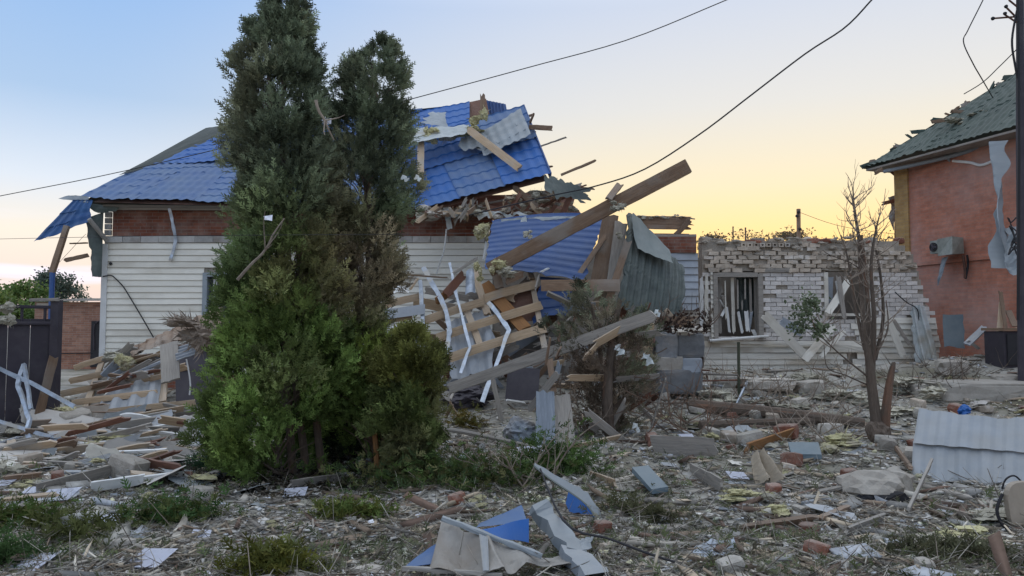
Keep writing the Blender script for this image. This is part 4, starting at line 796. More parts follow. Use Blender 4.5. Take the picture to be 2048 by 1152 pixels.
for (a, b, w, m) in (((1661, 552), (1658, 625), .13, 'slate'), ((1672, 560), (1680, 610), .05, 'trim'), ((1690, 550), (1686, 600), .06, 'wood_grey'), ((1678, 575), (1690, 582), .05, 'trim')):
    mk('frame_splinter', timber(wp(*a), wp(*b), w, .03, up=(1, 0, 0), jag=(.04, .06)), M[m], bw2)
mk('lintel', timber(P(1518, 541, WY - .06), P(1580, 540, WY - .06), .09, .05), M['wood_grey'], wing); mk('lintel', timber(P(1600, 540, WY - .05), P(1622, 540, WY - .05), .05, .05), M['dark_void'], wing)
# fallen siding strips leaning on the wall
for (a, b, w, y, lb, m) in (((1527, 628), (1618, 720), .20, 16.3, 'fallen cream siding strip slanting right of the broken window', 'siding_dirty'), ((1530, 622), (1572, 682), .06, 16.35, 'thin rail along the fallen siding strip at the broken window', 'wood_grey'), ((1608, 722), (1668, 648), .17, 16.4, 'dirty siding strip leaning the other way left of the bare tree', 'siding_dirty'), ((1640, 715), (1690, 660), .10, 16.5, 'narrow siding strip just left of the bare tree', 'siding_dirty'),
                           ((1768, 618), (1808, 716), .15, 16.4, 'cream siding strip leaning right of the bare tree', 'siding_dirty'), ((1786, 640), (1820, 690), .08, 16.5, 'narrow strip beside the leaning siding right of the bare tree', 'wood_grey'), ((1560, 640), (1608, 668), .18, 16.6, 'crumpled grey siding scrap under the white bricks', 'slate'), ((1655, 628), (1698, 560), .16, 16.75, 'torn siding strip leaning over the small broken window', 'siding_dirty'), ((1690, 640), (1676, 548), .10, 16.7, 'grey board standing before the small broken window', 'wood_grey'), ((1640, 690), (1745, 700), .12, 16.6, 'horizontal siding scrap behind the bare tree', 'siding_dirty')):
    mk('fallen_siding', timber(P(*a, y), P(*b, y + .2), w, .02, up=(1, 0, .4), jag=(.05, .08), nW=4, rough=.008), M[m], label=lb, cat='siding')
mk('hanging_fabric', sheet(P(1828, 752, 16.55), P(1886, 745, 16.4), P(1850, 608, 16.8), P(1818, 608, 16.8), nu=22, nv=22, disp=lambda u, v, a, b: .05 * np.sin(u * 16 + v * 3) + .08 * fbm(u * a * 2, v * b * 2, 6), jag=(.1, .06, .35, .06)), M['membrane'], label='whitish torn fabric hanging at the broken end of the brick wall', cat='fabric')
mk('loose_wire', tube(smooth_path([P(1790, 584, 16.8), P(1812, 604, 16.75), P(1836, 622, 16.7), P(1834, 670, 16.7), P(1828, 735, 16.6)], 22), .013, 5), M['black'], label='thin black wire bent down beside the hanging fabric', cat='wire')
mk('rubble_mound', join(*[lump((P(1640 + k * 6, 470, 25)[0], 24.6 + random.random(), 3.6 + .75 * math.exp(-((k + 3) / 3.5) ** 2) * random.uniform(.8, 1.1)), (.45, .4, .35), sub=3, amp=.5) for k in range(-7, 8)]), M['dusty_brick'], label='mound of rubble rising behind the white brick wall', cat='rubble')
# heap under the mound carries it
mk('rear_annex', box(8.4, 13.5, 23.6, 26.5, -.2, 3.5, .05), M['dusty_brick'], label='low dusty brick annex behind the white brick house', cat='annex')
for (px, t, b, lb) in ((1466, 453, 486, 'thin stake on the roofline, left one of two'), (1491, 455, 486, 'thin stake on the roofline, right one of two')):
    mk('stake', timber(P(px, b, WY + .2), P(px, t, WY + .2), .03, .03, up=(1, 0, 0)), M['wood_brown'], label=lb, cat='stake')
pole = thing('far_utility_pole', (P(1597, 600, 45)[0], 45, 0), 'short dark utility pole far behind the white brick house', 'utility pole')
mk('pole', tube([(P(1597, 600, 45)[0], 45, 0), P(1597, 418, 45)], .13, 8), M['wood_brown'], pole)
for py in (424, 432, 458): mk('insulator', lump(P(1594 + (py % 3) * 3, py, 44.8), .10, sub=2, amp=.1), M['black'], pole)

# ------------------------------------------------------------------ red brick house at the right edge
e = unit(A3([.30, -.953, 0])); nin = A3([.953, .30, 0]); c0 = A3([10.36, 19.8, 0])
red = thing('red_brick_house', c0 + e * 4 + nin * 3, 'two-storey red brick house with green metal roof at the right edge', 'house')
ZR = P(1800, 338, 19.8)[2]
def rb(s0, s1, d0, d1, z0, z1):
    V = A3([c0 + e * s + nin * d + A3([0, 0, z]) for (s, d, z) in ((s0, d0, z0), (s1, d0, z0), (s1, d1, z0), (s0, d1, z0), (s0, d0, z1), (s1, d0, z1), (s1, d1, z1), (s0, d1, z1))])
    U = A3([(s + d, z, d) for (s, d, z) in ((s0, d0, z0), (s1, d0, z0), (s1, d1, z0), (s0, d1, z0), (s0, d0, z1), (s1, d0, z1), (s1, d1, z1), (s0, d1, z1))]); return V, BOXF, U
mk('wall', rb(.3, 9, 0, 7, -.2, ZR), M['red_wall'], red)
mk('quoin', rb(0, .44, -.05, .5, -.2, ZR - .02), M['quoin'], red, label='yellow brick corner pier')
mk('string_course', rb(.46, 9, -.045, .02, P(1850, 531, 19)[2], P(1850, 522, 19)[2]), M['red_wall'], red)
mk('soffit', rb(-.45, 9.3, -.55, .3, ZR, ZR + .05), M['wood_grey'], red)
pit = .82
def rp(s, d): return c0 + e * s + nin * d + A3([0, 0, ZR + .08 + (d + .6) * pit])
rows_ = [(0, 2.4), (2.38, 4.6)]
for i in range(5):                                         # green roof sheets following the hip
    s0, s1 = -.55 + i * 1.95, -.55 + (i + 1) * 1.95 + .02
    top0, top1 = min(s0 + .55, 4.2), min(s1 + .55, 4.2)
    mk('roof_sheet', tile_sheet(rp(s0, -.6), rp(s1, -.6), rp(s1, -.6 + max(top1, .02)), rp(s0, -.6 + max(top0, .02)), pu=.22, amp=.014, step=.028, jag=(0, 0, .10, .16), extra=lambda u, v, a, b: .10 * (fbm(u * a * 1.1 + i, v * b * 1.1, 17) - .5)), M['green_roof'], red)
for k in range(26):
    t_ = random.uniform(0, 3.9); p_ = rp(-.5 + t_, -.6 + t_) + A3([0, 0, .04]); d_ = unit(A3([random.uniform(-1, 1), random.uniform(-.4, .4), random.uniform(-.1, .5)])) * random.uniform(.08, .28)
    mk('roof_fragment', timber(p_ - d_ * .5, p_ + d_, random.uniform(.05, .14), .03, jag=(.05, .1), nL=2), M[['wood_brown', 'green_roof', 'wood_grey', 'green_roof'][k % 4]], red)
back = [c0 + e * -.55 + nin * 7.4 + A3([0, 0, ZR + .08]), rp(3.65, 3.6)]
mk('hip_end', sheet(rp(-.55, -.6), back[0], back[1], back[1] - A3([.02, .02, 0]), nu=4, nv=6), M['green_roof'], red)
mk('gutter', tube(smooth_path([P(1768, 343, 19.6), P(1850, 325, 18.6), P(1925, 306, 17.8), P(2000, 280, 17.0)], 20), .05, 7), M['grey_back'], red)
mk('gutter_bracket', tube([P(1890, 312, 18.1), P(1902, 324, 18.2)], .03, 5), M['grey_back'], red)
mk('gutter', tube(smooth_path([P(1906, 322, 18.1), P(1940, 325, 17.6), P(1965, 330, 17.3), P(2002, 314, 16.9)], 14), .035, 7), M['trim'], red, label='fallen pale gutter length')
mk('rain_pipe', tube([P(1778, 340, 19.9), P(1792, 352, 19.9), P(1792, 480, 19.85)], .04, 6), M['rust'], red)
# torn strips at the far side of the corner
mk('torn_strip', sheet(P(1780, 465, 20.3), P(1790, 460, 20.3), P(1794, 388, 20.3), P(1772, 392, 20.3), nu=8, nv=14, disp=crumple(.1, 4), jag=(.15, .05, .2, .05)), M['fabric'], label='ragged pinkish strip hanging left of the yellow corner', cat='strip')
mk('broken_board', timber(P(1762, 408, 20.3), P(1795, 400, 20.3), .10, .03, jag=(.1, 0)), M['wood_rust'], label='broken board end left of the yellow corner', cat='board')
for (a, b, lb) in (((1858, 245), (1905, 238), 'splintered plank on the green roof edge, lower one'), ((1899, 222), (1932, 224), 'short dark plank on the green roof edge, upper one'), ((1748, 348), (1765, 338), 'splinter at the tip of the green eave')):
    mk('roof_splinter', timber(P(*a, 18.6), P(*b, 18.7), .09, .04, jag=(.15, .05)), M['wood_brown'], label=lb, cat='plank')
insul(P(1915, 243, 18.2), (.22, .2, .12), 'greenish insulation tuft on the green roof', m='insul_grey')
insul(P(1962, 224, 17.9), (.30, .2, .07), 'pale dust heap on the green roof edge', m='insul_grey')
# air conditioner
ac = thing('air_conditioner', P(1908, 512, 17.95), 'battered grey air conditioner hanging on the red wall', 'air conditioner')
def acb(s0, s1, d0, d1, z0, z1):
    b0 = P(1882, 512, 18.35); base = A3([b0[0], b0[1], 0]); zz = b0[2]
    V = A3([base + e * s + nin * d + A3([0, 0, zz + z]) for (s, d, z) in ((s0, d0, z0), (s1, d0, z0), (s1, d1, z0), (s0, d1, z0), (s0, d0, z1), (s1, d0, z1), (s1, d1, z1), (s0, d1, z1))]); return V, BOXF
sd = -.12
g = acb(.0, .22, -.22 + sd, 0, .04, .36); mk('casing', g, M['ac'], ac); g = acb(.23, .66, -.24 + sd, .02, .0, .42); V = g[0] + (np.random.rand(8, 3) - .5) * .10; mk('casing', (V, g[1]), M['ac'], ac)
def ring(c, nrm_, r, w, n=20, d=.03):
    nrm_ = unit(nrm_); a = unit(np.cross(nrm_, (0, 0, 1.))); b = np.cross(a, nrm_); V = []; Fc = []
    for k in range(n):
        t = 2 * math.pi * k / n
        for rr, dd in ((r, 0), (r - w, 0), (r - w, -d), (r, -d)): V.append(A3(c) + rr * (math.cos(t) * a + math.sin(t) * b) + nrm_ * dd)
    for k in range(n):
        for j in range(4): Fc.append((k * 4 + j, k * 4 + (j + 1) % 4, ((k + 1) % n) * 4 + (j + 1) % 4, ((k + 1) % n) * 4 + j))
    return A3(V), Fc
b0 = P(1882, 512, 18.35); fc = A3([b0[0], b0[1], b0[2] + .20]) + e * .11 + nin * (-.25 + sd)
mk('fan_ring', ring(fc, -nin, .11, .025), M['black'], ac); mk('fan_ring', ring(fc, -nin, .07, .02), M['black'], ac)
for k in range(3):
    a_ = k * 2.09; d_ = e * math.cos(a_) + A3([0, 0, 1]) * math.sin(a_); mk('fan_blade', timber(fc, fc + d_ * .11, .05, .01, up=np.cross(d_, nin)), M['gate'], ac)
mk('dangling_panel', sheet(P(1872, 572, 18.3), P(1880, 560, 18.2), P(1896, 512, 18.0), P(1882, 516, 18.2), nu=6, nv=14, disp=crumple(.06, 3)), M['grey_back'], ac)
mk('dangling_hose', tube(smooth_path([P(1926, 510, 17.7), P(1930, 540, 17.7), P(1930, 556, 17.7)], 8), .03, 6), M['rust'], ac); mk('dangling_hose', tube(smooth_path([P(1934, 510, 17.6), P(1936, 530, 17.65), P(1931, 558, 17.7)], 8), .025, 6), M['black'], ac)
# torn sheet hanging at the right
mk('hanging_sheet', sheet(P(1990, 548, 15.6), P(2036, 560, 15.2), P(2032, 280, 15.9), P(1984, 276, 16.4), nu=24, nv=44, disp=lambda u, v, a, b: .14 * np.sin(u * 7 + v * 5) + .22 * fbm(u * a * 2.5, v * b * 1.6, 11), jag=(.26, .16, .3, .1), jf=1.3), M['grey_back'], label='long grey torn sheet hanging off the gutter at the right edge', cat='sheet')
mk('hanging_sheet', sheet(P(2000, 556, 15.3), P(2046, 552, 15.1), P(2034, 440, 15.5), P(2006, 450, 15.6), nu=14, nv=16, disp=crumple(.2, 2.5), jag=(.2, .1, .2, .1)), M['grey_back'], label='grey crumpled lower flap below the hanging sheet', cat='sheet')
mk('cable_tangle', join(*[tube(smooth_path([P(2036 + random.uniform(-22, 16), 470 + random.uniform(-40, 45), 14.6 + random.random() * .4) for _ in range(5)], 24), .014, 5) for _ in range(9)]), M['black'], label='dark tangle of torn cables at the right edge', cat='cable tangle')
# utility pole
up = thing('utility_pole', (P(2043, 700, 13.6)[0], 13.6, h1(9.4, 13.6)), 'dark utility pole with torn wires at the right edge', 'utility pole')
mk('pole', tube([(P(2043, 700, 13.6)[0], 13.6, h1(9.4, 13.6) - .1), P(2041, 300, 13.6), P(2040, -60, 13.6)], .085, 10, .065), M['gate'], up)
for (a, b) in (((1985, 37), (2038, 33)), ((2010, 12), (2038, 40)), ((2008, 28), (2034, 45)), ((2018, 0), (2040, 18))): mk('bracket', tube([P(*a, 13.5), P(*b, 13.6)], .018, 5), M['rust'], up)
for c in ((1986, 37), (2010, 27), (2012, 13)): mk('insulator', lump(P(*c, 13.5), .035, sub=2, amp=.15), M['black'], up)
mk('drop_cable', tube(smooth_path([P(2034, 20, 13.45), P(2024, 80, 13.4), P(2030, 130, 13.4), P(2040, 180, 13.45)], 16), .02, 5), M['black'], up)
mk('drop_cable', tube([P(2036, -20, 13.4), P(2038, 300, 13.4), P(2036, 640, 13.4)], .025, 5), M['black'], up)

# wires overhead
def wire(pts, r, lb, n=40): mk('overhead_wire', tube(smooth_path([P(*p) for p in pts], n), r * .7, 5), M['black'], label=lb, cat='wire')
wire([(-60, 405, 15), (0, 392, 15), (235, 345, 14.5), (530, 275, 13.5), (830, 196, 13), (1060, 134, 12.4), (1260, 78, 12), (1460, -3, 11.6), (1600, -60, 11.4)], .012, 'thin overhead wire running from the left horizon to the top edge')
wire([(938, 430, 15.2), (1100, 392, 14.5), (1196, 371, 14), (1290, 338, 13.4), (1400, 268, 12.8), (1500, 192, 12.4), (1610, 108, 12), (1690, 55, 11.8), (1745, -2, 11.6), (1790, -50, 11.5)], .020, 'thick dark cable sagging from the top edge to the torn roof')
wire([(-60, 480, 9.4), (0, 478, 9.2), (300, 472, 7.4), (560, 470, 7.0), (700, 469, 7.2), (830, 468, 7.6), (1000, 466, 15.6)], .004, 'faint thin wire crossing in front of the siding and conifers')
wire([(1975, -20, 14), (1962, 8, 14), (1936, 60, 14), (1927, 84, 14), (1945, 125, 14), (1965, 160, 14.5), (1986, 196, 17.6)], .016, 'bent loose wire dropping onto the green roof')
wire([(1928, 188, 14), (1965, 165, 14), (2000, 132, 14), (2040, 92, 13.7)], .014, 'straight loose wire crossing the bent wire by the pole')
wire([(100, 545, 16.0), (160, 480, 16.2), (172, 468, 16.3)], .006, 'hair-thin wire slanting behind the hanging sheet', 10)
wire([(1600, 425, 44), (1680, 452, 44), (1790, 468, 44), (1900, 470, 44)], .02, 'faint far wire from the short pole toward the red house', 14)

# ------------------------------------------------------------------ left: outbuilding, gate, far trees
ob = thing('brick_outbuilding', (P(140, 700, 25)[0], 26.5, 0), 'low brown brick outbuilding with corrugated roof behind the gate', 'outbuilding')
ox0 = P(70, 600, 25)[0]; ox1 = P(238, 600, 25)[0]; oz = P(140, 604, 25)[2]
mk('wall', box(ox0, ox1, 25, 28, -.2, oz), M['shed_brick'], ob)
mk('roof', sheet(A3([ox0 - .2, 24.75, oz + .03]), A3([ox1 + .1, 24.75, oz + .03]), A3([ox1 + .1, 28.2, oz + .25]), A3([ox0 - .2, 28.2, oz + .25]), nu=150, nv=2, disp=corr(.16, .03), th=.012), M['wood_grey'], ob)
mk('lintel', box(P(76, 600, 25)[0], P(116, 600, 25)[0], 24.93, 25.1, P(90, 617, 25)[2], P(90, 606, 25)[2]), M['plaster'], ob)
mk('doorway', box(P(186, 600, 25)[0], P(206, 600, 25)[0], 24.94, 25.1, .3, P(190, 642, 25)[2]), M['black'], ob); mk('cable', tube([P(118, 707, 24.95), P(186, 706, 24.95)], .02, 5), M['black'], ob)
mk('door_grille', tube(smooth_path([P(188, 700, 24.9), P(188, 655, 24.9), P(193, 645, 24.9), P(199, 642, 24.9)], 12), .02, 5), M['gate'], ob)
gt = thing('metal_gate', (P(40, 700, 11)[0], 11.2, h1(-7, 11)), 'dark brown sheet steel gate with open rail on top', 'gate')
ga = A3([P(-130, 700, 10.6)[0], 10.6, 0]); gb = A3([P(103, 700, 11.6)[0], 11.6, 0]); gz = P(60, 646, 11.2)[2]; gr = P(60, 613, 11.2)[2]
for k in range(5):
    p = ga + (gb - ga) * k / 5; q = ga + (gb - ga) * (k + 1) / 5 - unit(gb - ga) * .006
    mk('panel', timber(p + A3([0, 0, .9]), q + A3([0, 0, .9]), 1.74, .012, nL=2, nW=2, rough=.003), M['gate'], gt)
mk('rail', timber(ga + A3([0, -.02, gr]), gb + A3([0, -.02, gr]), .05, .04, rough=0), M['gate'], gt); mk('rail', timber(ga + A3([0, -.02, gz]), gb + A3([0, -.02, gz]), .05, .05, rough=0), M['gate'], gt)
for f_ in (.25, .5, .72, .93):
    p = ga + (gb - ga) * f_; mk('bar', box(p[0] - .015, p[0] + .015, p[1] - .02, p[1] + .01, gz, gr), M['gate'], gt)
mk('post', box(P(102, 700, 11.6)[0], P(118, 700, 11.6)[0], 11.55, 11.67, -.1, P(110, 600, 11.6)[2]), M['gate'], gt)
mk('cross_rail', timber(P(60, 600, 11.5), P(118, 599, 11.55), .05, .05), M['wood_grey'], gt)
def leafy(name, c, r, n, cols, label, ls=.16, trunk=True):
    t = thing(name, (c[0], c[1], 0), label, 'tree'); V, _ = ico(2); V = V[np.random.randint(0, len(V), 60)] + (np.random.rand(60, 3) - .5) * .7
    cl = V * A3(r) * np.random.uniform(.35, .9, (60, 1)) + A3(c); ix = np.random.randint(0, 60, n); pos = cl[ix] + np.random.randn(n, 3) * A3(r) * .13
    col = A3(cols)[np.random.randint(0, len(cols), n)] * np.random.uniform(.7, 1.25, (n, 1)) * np.random.uniform(.75, 1.2, (60, 1))[ix]
    batch('crown', LEAFT, pos, frames(np.random.randn(n, 3)), np.random.uniform(.6, 1.3, n) * ls, col, M['broadleaf'], t)
    mk('trunk', join(tube(smooth_path([(c[0], c[1], -.1), (c[0] + .1, c[1], c[2] * .5), (c[0], c[1], c[2])], 8), .18, 7, .07), *[tube([(c[0], c[1], c[2] * .6), tuple(cl[k])], .06, 5, .02) for k in range(0, 20, 2)]), M['bark'], t)
leafy('leafy_tree', P(40, 610, 33), (1.7, 1.3, 1.0), 5000, [(.14, .22, .06), (.18, .26, .07), (.10, .17, .05)], 'bright green leafy tree above the gate', .17)
leafy('leafy_tree', P(-40, 600, 30), (1.5, 1.3, 1.0), 3000, [(.12, .20, .06), (.15, .22, .06)], 'green leafy tree cut by the left picture edge', .17)
leafy('leafy_tree', P(112, 585, 46), (1.8, 1.5, 1.4), 4200, [(.13, .17, .13), (.10, .14, .11)], 'grey-green tree behind the steel post', .20)
leafy('leafy_tree', P(95, 632, 31), (.9, .8, .7), 2200, [(.13, .21, .06), (.10, .17, .05)], 'low green bush-like tree left of the outbuilding', .15)
for k, (px, py, Y, r, lb) in enumerate(((1500, 474, 60, (5, 2, .9), 'low reddish tree line tuft behind the white brick roofline'), (1585, 468, 58, (1.6, 1, .7), 'reddish tree top left of the far pole'), (1735, 474, 60, (4, 2, 1.0), 'dark tree top right behind the bare tree'), (1420, 476, 55, (1.2, 1, .5), 'tree top beside the roof deck remnant'))):
    leafy('far_tree', P(px, py + 7, Y), r, 650, [(.20, .13, .09), (.19, .16, .09)], lb, .22)
mk('dusty_shrub', fluffy(P(12, 625, 10.9), (.14, .12, .16), fibers=80), M['insul_grey'], label='dusty pale shrub tuft at the left picture edge', cat='shrub')

# ------------------------------------------------------------------ conifers
def conifer(name, Y, prof, n, label, cat, pal, seed, axis_px, base_px, holes=(), tops=(), sz=.125, dratio=.8, nclump=520, trunkw=.05, rz=None, shell=(.55, 1.02), stems=3):
    rs = np.random.RandomState(seed); prof = A3(prof, float)
    ypx = prof[:, 0]; zz = A3([P(1024, y, Y)[2] for y in ypx]); xl = A3([P(x, y, Y)[0] for y, x, _ in prof]); xr_ = A3([P(x, y, Y)[0] for y, _, x in prof])
    o = np.argsort(zz); zz, xl, xr_ = zz[o], xl[o], xr_[o]
    g0 = h1((xl[0] + xr_[0]) / 2, Y)
    t = thing(name, (P(base_px, 950, Y)[0], Y, h1(P(base_px, 950, Y)[0], Y)), label, cat)
    # clump centres on an uneven shell
    zs = np.linspace(zz[0], zz[-1], 400); wdt = np.interp(zs, zz, xr_ - xl); pz = wdt * .5 + .12; pz /= pz.sum()
    zc = rs.choice(zs, nclump, p=pz) + rs.uniform(-.03, .03, nclump); ph = rs.uniform(0, 2 * math.pi, nclump)
    hw = np.interp(zc, zz, xr_ - xl) / 2; cx = np.interp(zc, zz, xr_ + xl) / 2
    lob = .84 + .46 * (fbm(np.cos(ph) * 2 + zc * 1.7 + seed, np.sin(ph) * 2 + zc * 2.1, seed, 3) - .5) * 2
    rr = rs.uniform(shell[0], shell[1], nclump) ** .7 * lob * rs.uniform(.80, 1.12, nclump)
    cen = np.stack([cx + np.cos(ph) * rr * hw, Y + np.sin(ph) * rr * np.minimum(hw * dratio, 1.0), zc], 1)
    out = np.stack([np.cos(ph), np.sin(ph) * dratio, .75 + 0 * ph], 1)
    cr = np.clip(hw * .24, .06, .15) * rs.uniform(.5, 1.35, nclump)
    ix = rs.randint(0, nclump, n); off = rs.randn(n, 3); off /= np.linalg.norm(off, axis=1, keepdims=True); off *= rs.rand(n, 1) ** .4
    pos = cen[ix] + off * cr[ix][:, None] * A3([1, 1, 1.25])
    d = out[ix] + off * .8 + rs.randn(n, 3) * .25; d[:, 2] += .35
    keep = np.ones(n, bool)
    for (hpx, hpy, hrx, hry) in holes:                     # gaps right through the crown where branches were stripped
        hc = P(hpx, hpy, Y); keep &= (((pos[:, 0] - hc[0]) / (hrx / F * Y)) ** 2 + ((pos[:, 2] - hc[2]) / (hry / F * Y)) ** 2 > 1 + .8 * (rs.rand(n) - .5)) | ((hry > 40) & (pos[:, 1] > Y + .25))
    keep &= pos[:, 2] > H(pos[:, 0], pos[:, 1]) + .02
    pos, d, ix = pos[keep], d[keep], ix[keep]
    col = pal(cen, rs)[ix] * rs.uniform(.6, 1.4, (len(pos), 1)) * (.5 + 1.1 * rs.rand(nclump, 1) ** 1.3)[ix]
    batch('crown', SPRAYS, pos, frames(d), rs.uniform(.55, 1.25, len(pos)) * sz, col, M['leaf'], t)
    # trunks and limbs
    gx = P(base_px, 950, Y)[0]; gs = []
    for s in range(stems):
        zt = zz[-1] - .25 - .5 * s; bx = gx + (s - (stems - 1) / 2) * .16; tx = np.interp(zt, zz, xr_ + xl) / 2 + rs.uniform(-.1, .1)
        yo = .3 if stems != 1 and Y < 9 else 0; gs.append(tube(smooth_path([(bx, Y + yo + .03 * s, h1(bx, Y) - .1), ((bx + tx) / 2 + rs.uniform(-.06, .06), Y + .04 * s, zt * .5), (tx, Y, zt)], 14), trunkw, 8, .015))
    mk('trunk', join(*gs), M['bark'], t)
    lim = []
    for k in range(0, nclump, 6):
        c = cen[k]; tx = gx + (np.interp(c[2], zz, xr_ + xl) / 2 - gx) * .7
        lim.append(tube([(tx, Y, max(c[2] - .35, g0 + .1)), tuple(.5 * (A3([tx, Y, c[2] - .2]) + c)), tuple(c)], .012, 4, .004))
    mk('limbs', join(*lim), M['bark'], t)
    return t
def noise3(c, s, sd): return fbm(c[:, 0] * s + c[:, 1] * s * .6, c[:, 2] * s + c[:, 1] * s * .4, sd, 3)
def pal_main(c, rs):
    n = len(c); up = np.clip((c[:, 2] - 1.7) / 1.6, 0, 1)[:, None]; a = noise3(c, 1.1, 5)[:, None]; b = noise3(c, 1.7, 25)[:, None]
    low = A3([[.195, .285, .080]]); high = A3([[.180, .220, .140]])
    col = low * (1 - up) + high * up
    mid = np.exp(-((c[:, 2:3] - 2.3) / .7) ** 2) * np.clip((c[:, 0:1] + 3.1) / .8, .25, 1)
    brown = np.clip((b - .40) * 7, 0, 1) * mid * .95 + np.clip((b - .55) * 6, 0, 1) * .35
    col = col * (1 - brown) + A3([[.33, .29, .18]]) * brown
    yel = np.clip((a - .49) * 7, 0, 1) * (1 - up) * .6
    return col * (1 - yel) + A3([[.26, .28, .06]]) * yel
P1 = [(-12, 560, 612), (20, 528, 624), (60, 492, 632), (110, 466, 634), (160, 448, 640), (210, 452, 644), (260, 450, 652), (330, 458, 668), (410, 455, 680), (470, 455, 690), (540, 452, 690), (620, 440, 700), (680, 428, 700), (740, 404, 690), (800, 392, 680), (860, 398, 670), (905, 410, 680), (950, 440, 680)]
P2 = [(88, 736, 766), (112, 716, 802), (145, 694, 816), (190, 664, 824), (240, 640, 826), (300, 622, 812), (350, 615, 832), (390, 612, 846), (430, 612, 836), (480, 605, 824), (540, 600, 806), (590, 600, 785), (650, 605, 772), (720, 610, 815), (780, 620, 845), (850, 640, 840), (905, 660, 830), (950, 690, 820)]
conifer('thuja_tree', 8.2, P1, 38000, 'tallest dark green conifer, reaching the top picture edge', 'conifer', pal_main, 11, 560, 600, holes=((566, 192, 18, 16), (520, 204, 10, 6), (535, 288, 8, 10), (640, 900, 70, 60)), nclump=620)
conifer('thuja_tree', 8.7, P2, 31000, 'shorter forked conifer right of the tallest one', 'conifer', pal_main, 23, 740, 752, holes=((660, 262, 14, 20), (712, 900, 70, 60), (690, 210, 10, 8)), nclump=520, stems=2)
P3 = [(660, 818, 834), (682, 800, 842), (700, 775, 876), (716, 772, 902), (738, 730, 884), (760, 742, 908), (786, 726, 876), (812, 745, 898), (842, 735, 862), (872, 760, 884), (912, 770, 858), (950, 785, 892)]
conifer('thuja_shrub', 8.1, P3, 9500, 'low bushy conifer skirt right of the tall conifers', 'conifer', lambda c, rs: pal_main(c, rs) * A3([[.82, .72, .85]]), 31, 820, 812, nclump=170, trunkw=.03, stems=2, shell=(.25, 1.1))
P5 = [(760, 600, 830), (800, 575, 850), (850, 560, 850), (900, 555, 850), (950, 560, 840), (965, 570, 830)]  # growth added to darken the hollow; its shade is put into the colour
conifer('thuja_shrub', 9.3, P5, 9000, 'dark conifer growth behind the hollow, added with shade put into its colour', 'conifer', lambda c, rs: A3([[.05, .075, .04]]) * np.ones((len(c), 1)), 57, 700, 705, nclump=260, trunkw=.03, stems=2, shell=(.05, 1.0), dratio=.3)
g_ = G(757, 962)
mk('stripped_stem', tube(smooth_path([g_ - A3([0, 0, .05]), P(752, 900, g_[1]), P(748, 850, g_[1] + .05), P(742, 800, g_[1] + .1)], 12), .035, 8, .025), M['orange_wood'], label='orange stripped stem standing in front of the conifer hollow', cat='stem')
def pal_dead(c, rs):
    b = noise3(c, 1.5, 3)[:, None]; f = np.clip((b - .42) * 5, 0, 1); return A3([[.17, .19, .12]]) * (1 - f) + A3([[.26, .20, .15]]) * f
P4 = [(575, 1150, 1200), (600, 1120, 1245), (640, 1105, 1330), (680, 1110, 1345), (720, 1120, 1325), (760, 1125, 1310), (800, 1140, 1295), (850, 1150, 1285), (885, 1165, 1270)]
conifer('thuja_shrub', 10.6, P4, 2600, 'half-bare browned conifer under the right end of the long plank', 'conifer', pal_dead, 41, 1220, 1226, nclump=150, sz=.15, shell=(.25, 1.15), trunkw=.07, stems=2)
g_ = G(1222, 880)
mk('split_trunk', tube(smooth_path([g_, P(1215, 800, g_[1] - .1), P(1222, 700, g_[1]), P(1240, 600, g_[1] + .1)], 14), .09, 8, .03), M['bark'], label='split reddish trunk in front of the browned conifer', cat='trunk')
for (px, py, r, lb) in ((1236, 694, .09, 'white fluffy insulation shred caught in the browned conifer'), (1294, 712, .10, 'brighter white shred at the right of the browned conifer'), (1315, 622, .06, 'white shred at the tip of the long plank'), (1272, 850, .07, 'pale green scrap low on the split trunk'), (808, 352, .06, 'white shred on the right side of the forked conifer'), (835, 352, .05, 'second white shred near the upright pale plank')):
    c = P(px, py, 9.9 if px > 900 else 8.1); r *= .75
    mk('torn_shred', join(*[sheet(c + A3([-r, 0, -r * .6]) + o1, c + A3([r * .6, 0, -r]) + o1, c + A3([r, .03, r * .5]) + o1, c + A3([-r * .5, .03, r * .8]) + o1, nu=8, nv=8, disp=crumple(r * .9, 9, k_), jag=(r * .5, r * .5, r * .6, r * .4), jf=14) for k_, o1 in enumerate((A3([0, 0, 0]), A3([r * .5, -.02, -r * .9])))]), M['membrane'], label=lb, cat='shred')
for (px, py, lb) in ((536, 437, 'white plastic scrap hanging in the tallest conifer'), (654, 243, 'white plastic scrap between the two conifers')):
    c = P(px, py, 7.45 if px < 600 else 8.0); mk('plastic_scrap', sheet(c + A3([-.06, 0, -.03]), c + A3([.06, 0, -.05]), c + A3([.05, .03, .05]), c + A3([-.07, .03, .04]), nu=6, nv=5, disp=crumple(.04, 9), jag=(.02, .02, .03, .02)), M['paper'], label=lb, cat='scrap')
def branchy(start, dirn, L, r, depth, out, rs):
    pts = [A3(start)]; d = unit(dirn)
    for k in range(4):
        d = unit(d + A3([rs.uniform(-.3, .3), rs.uniform(-.3, .3), rs.uniform(-.05, .22)])); pts.append(pts[-1] + d * L / 4)
    out.append(tube(smooth_path(pts, 8), r, 5, r * .35))
    if depth:
        for k in range(rs.randint(2, 4)):
            i = rs.randint(1, 4); branchy(pts[i], d + A3([rs.uniform(-1, 1), rs.uniform(-1, 1), rs.uniform(.0, .7)]), L * rs.uniform(.35, .6), r * .45, depth - 1, out, rs)
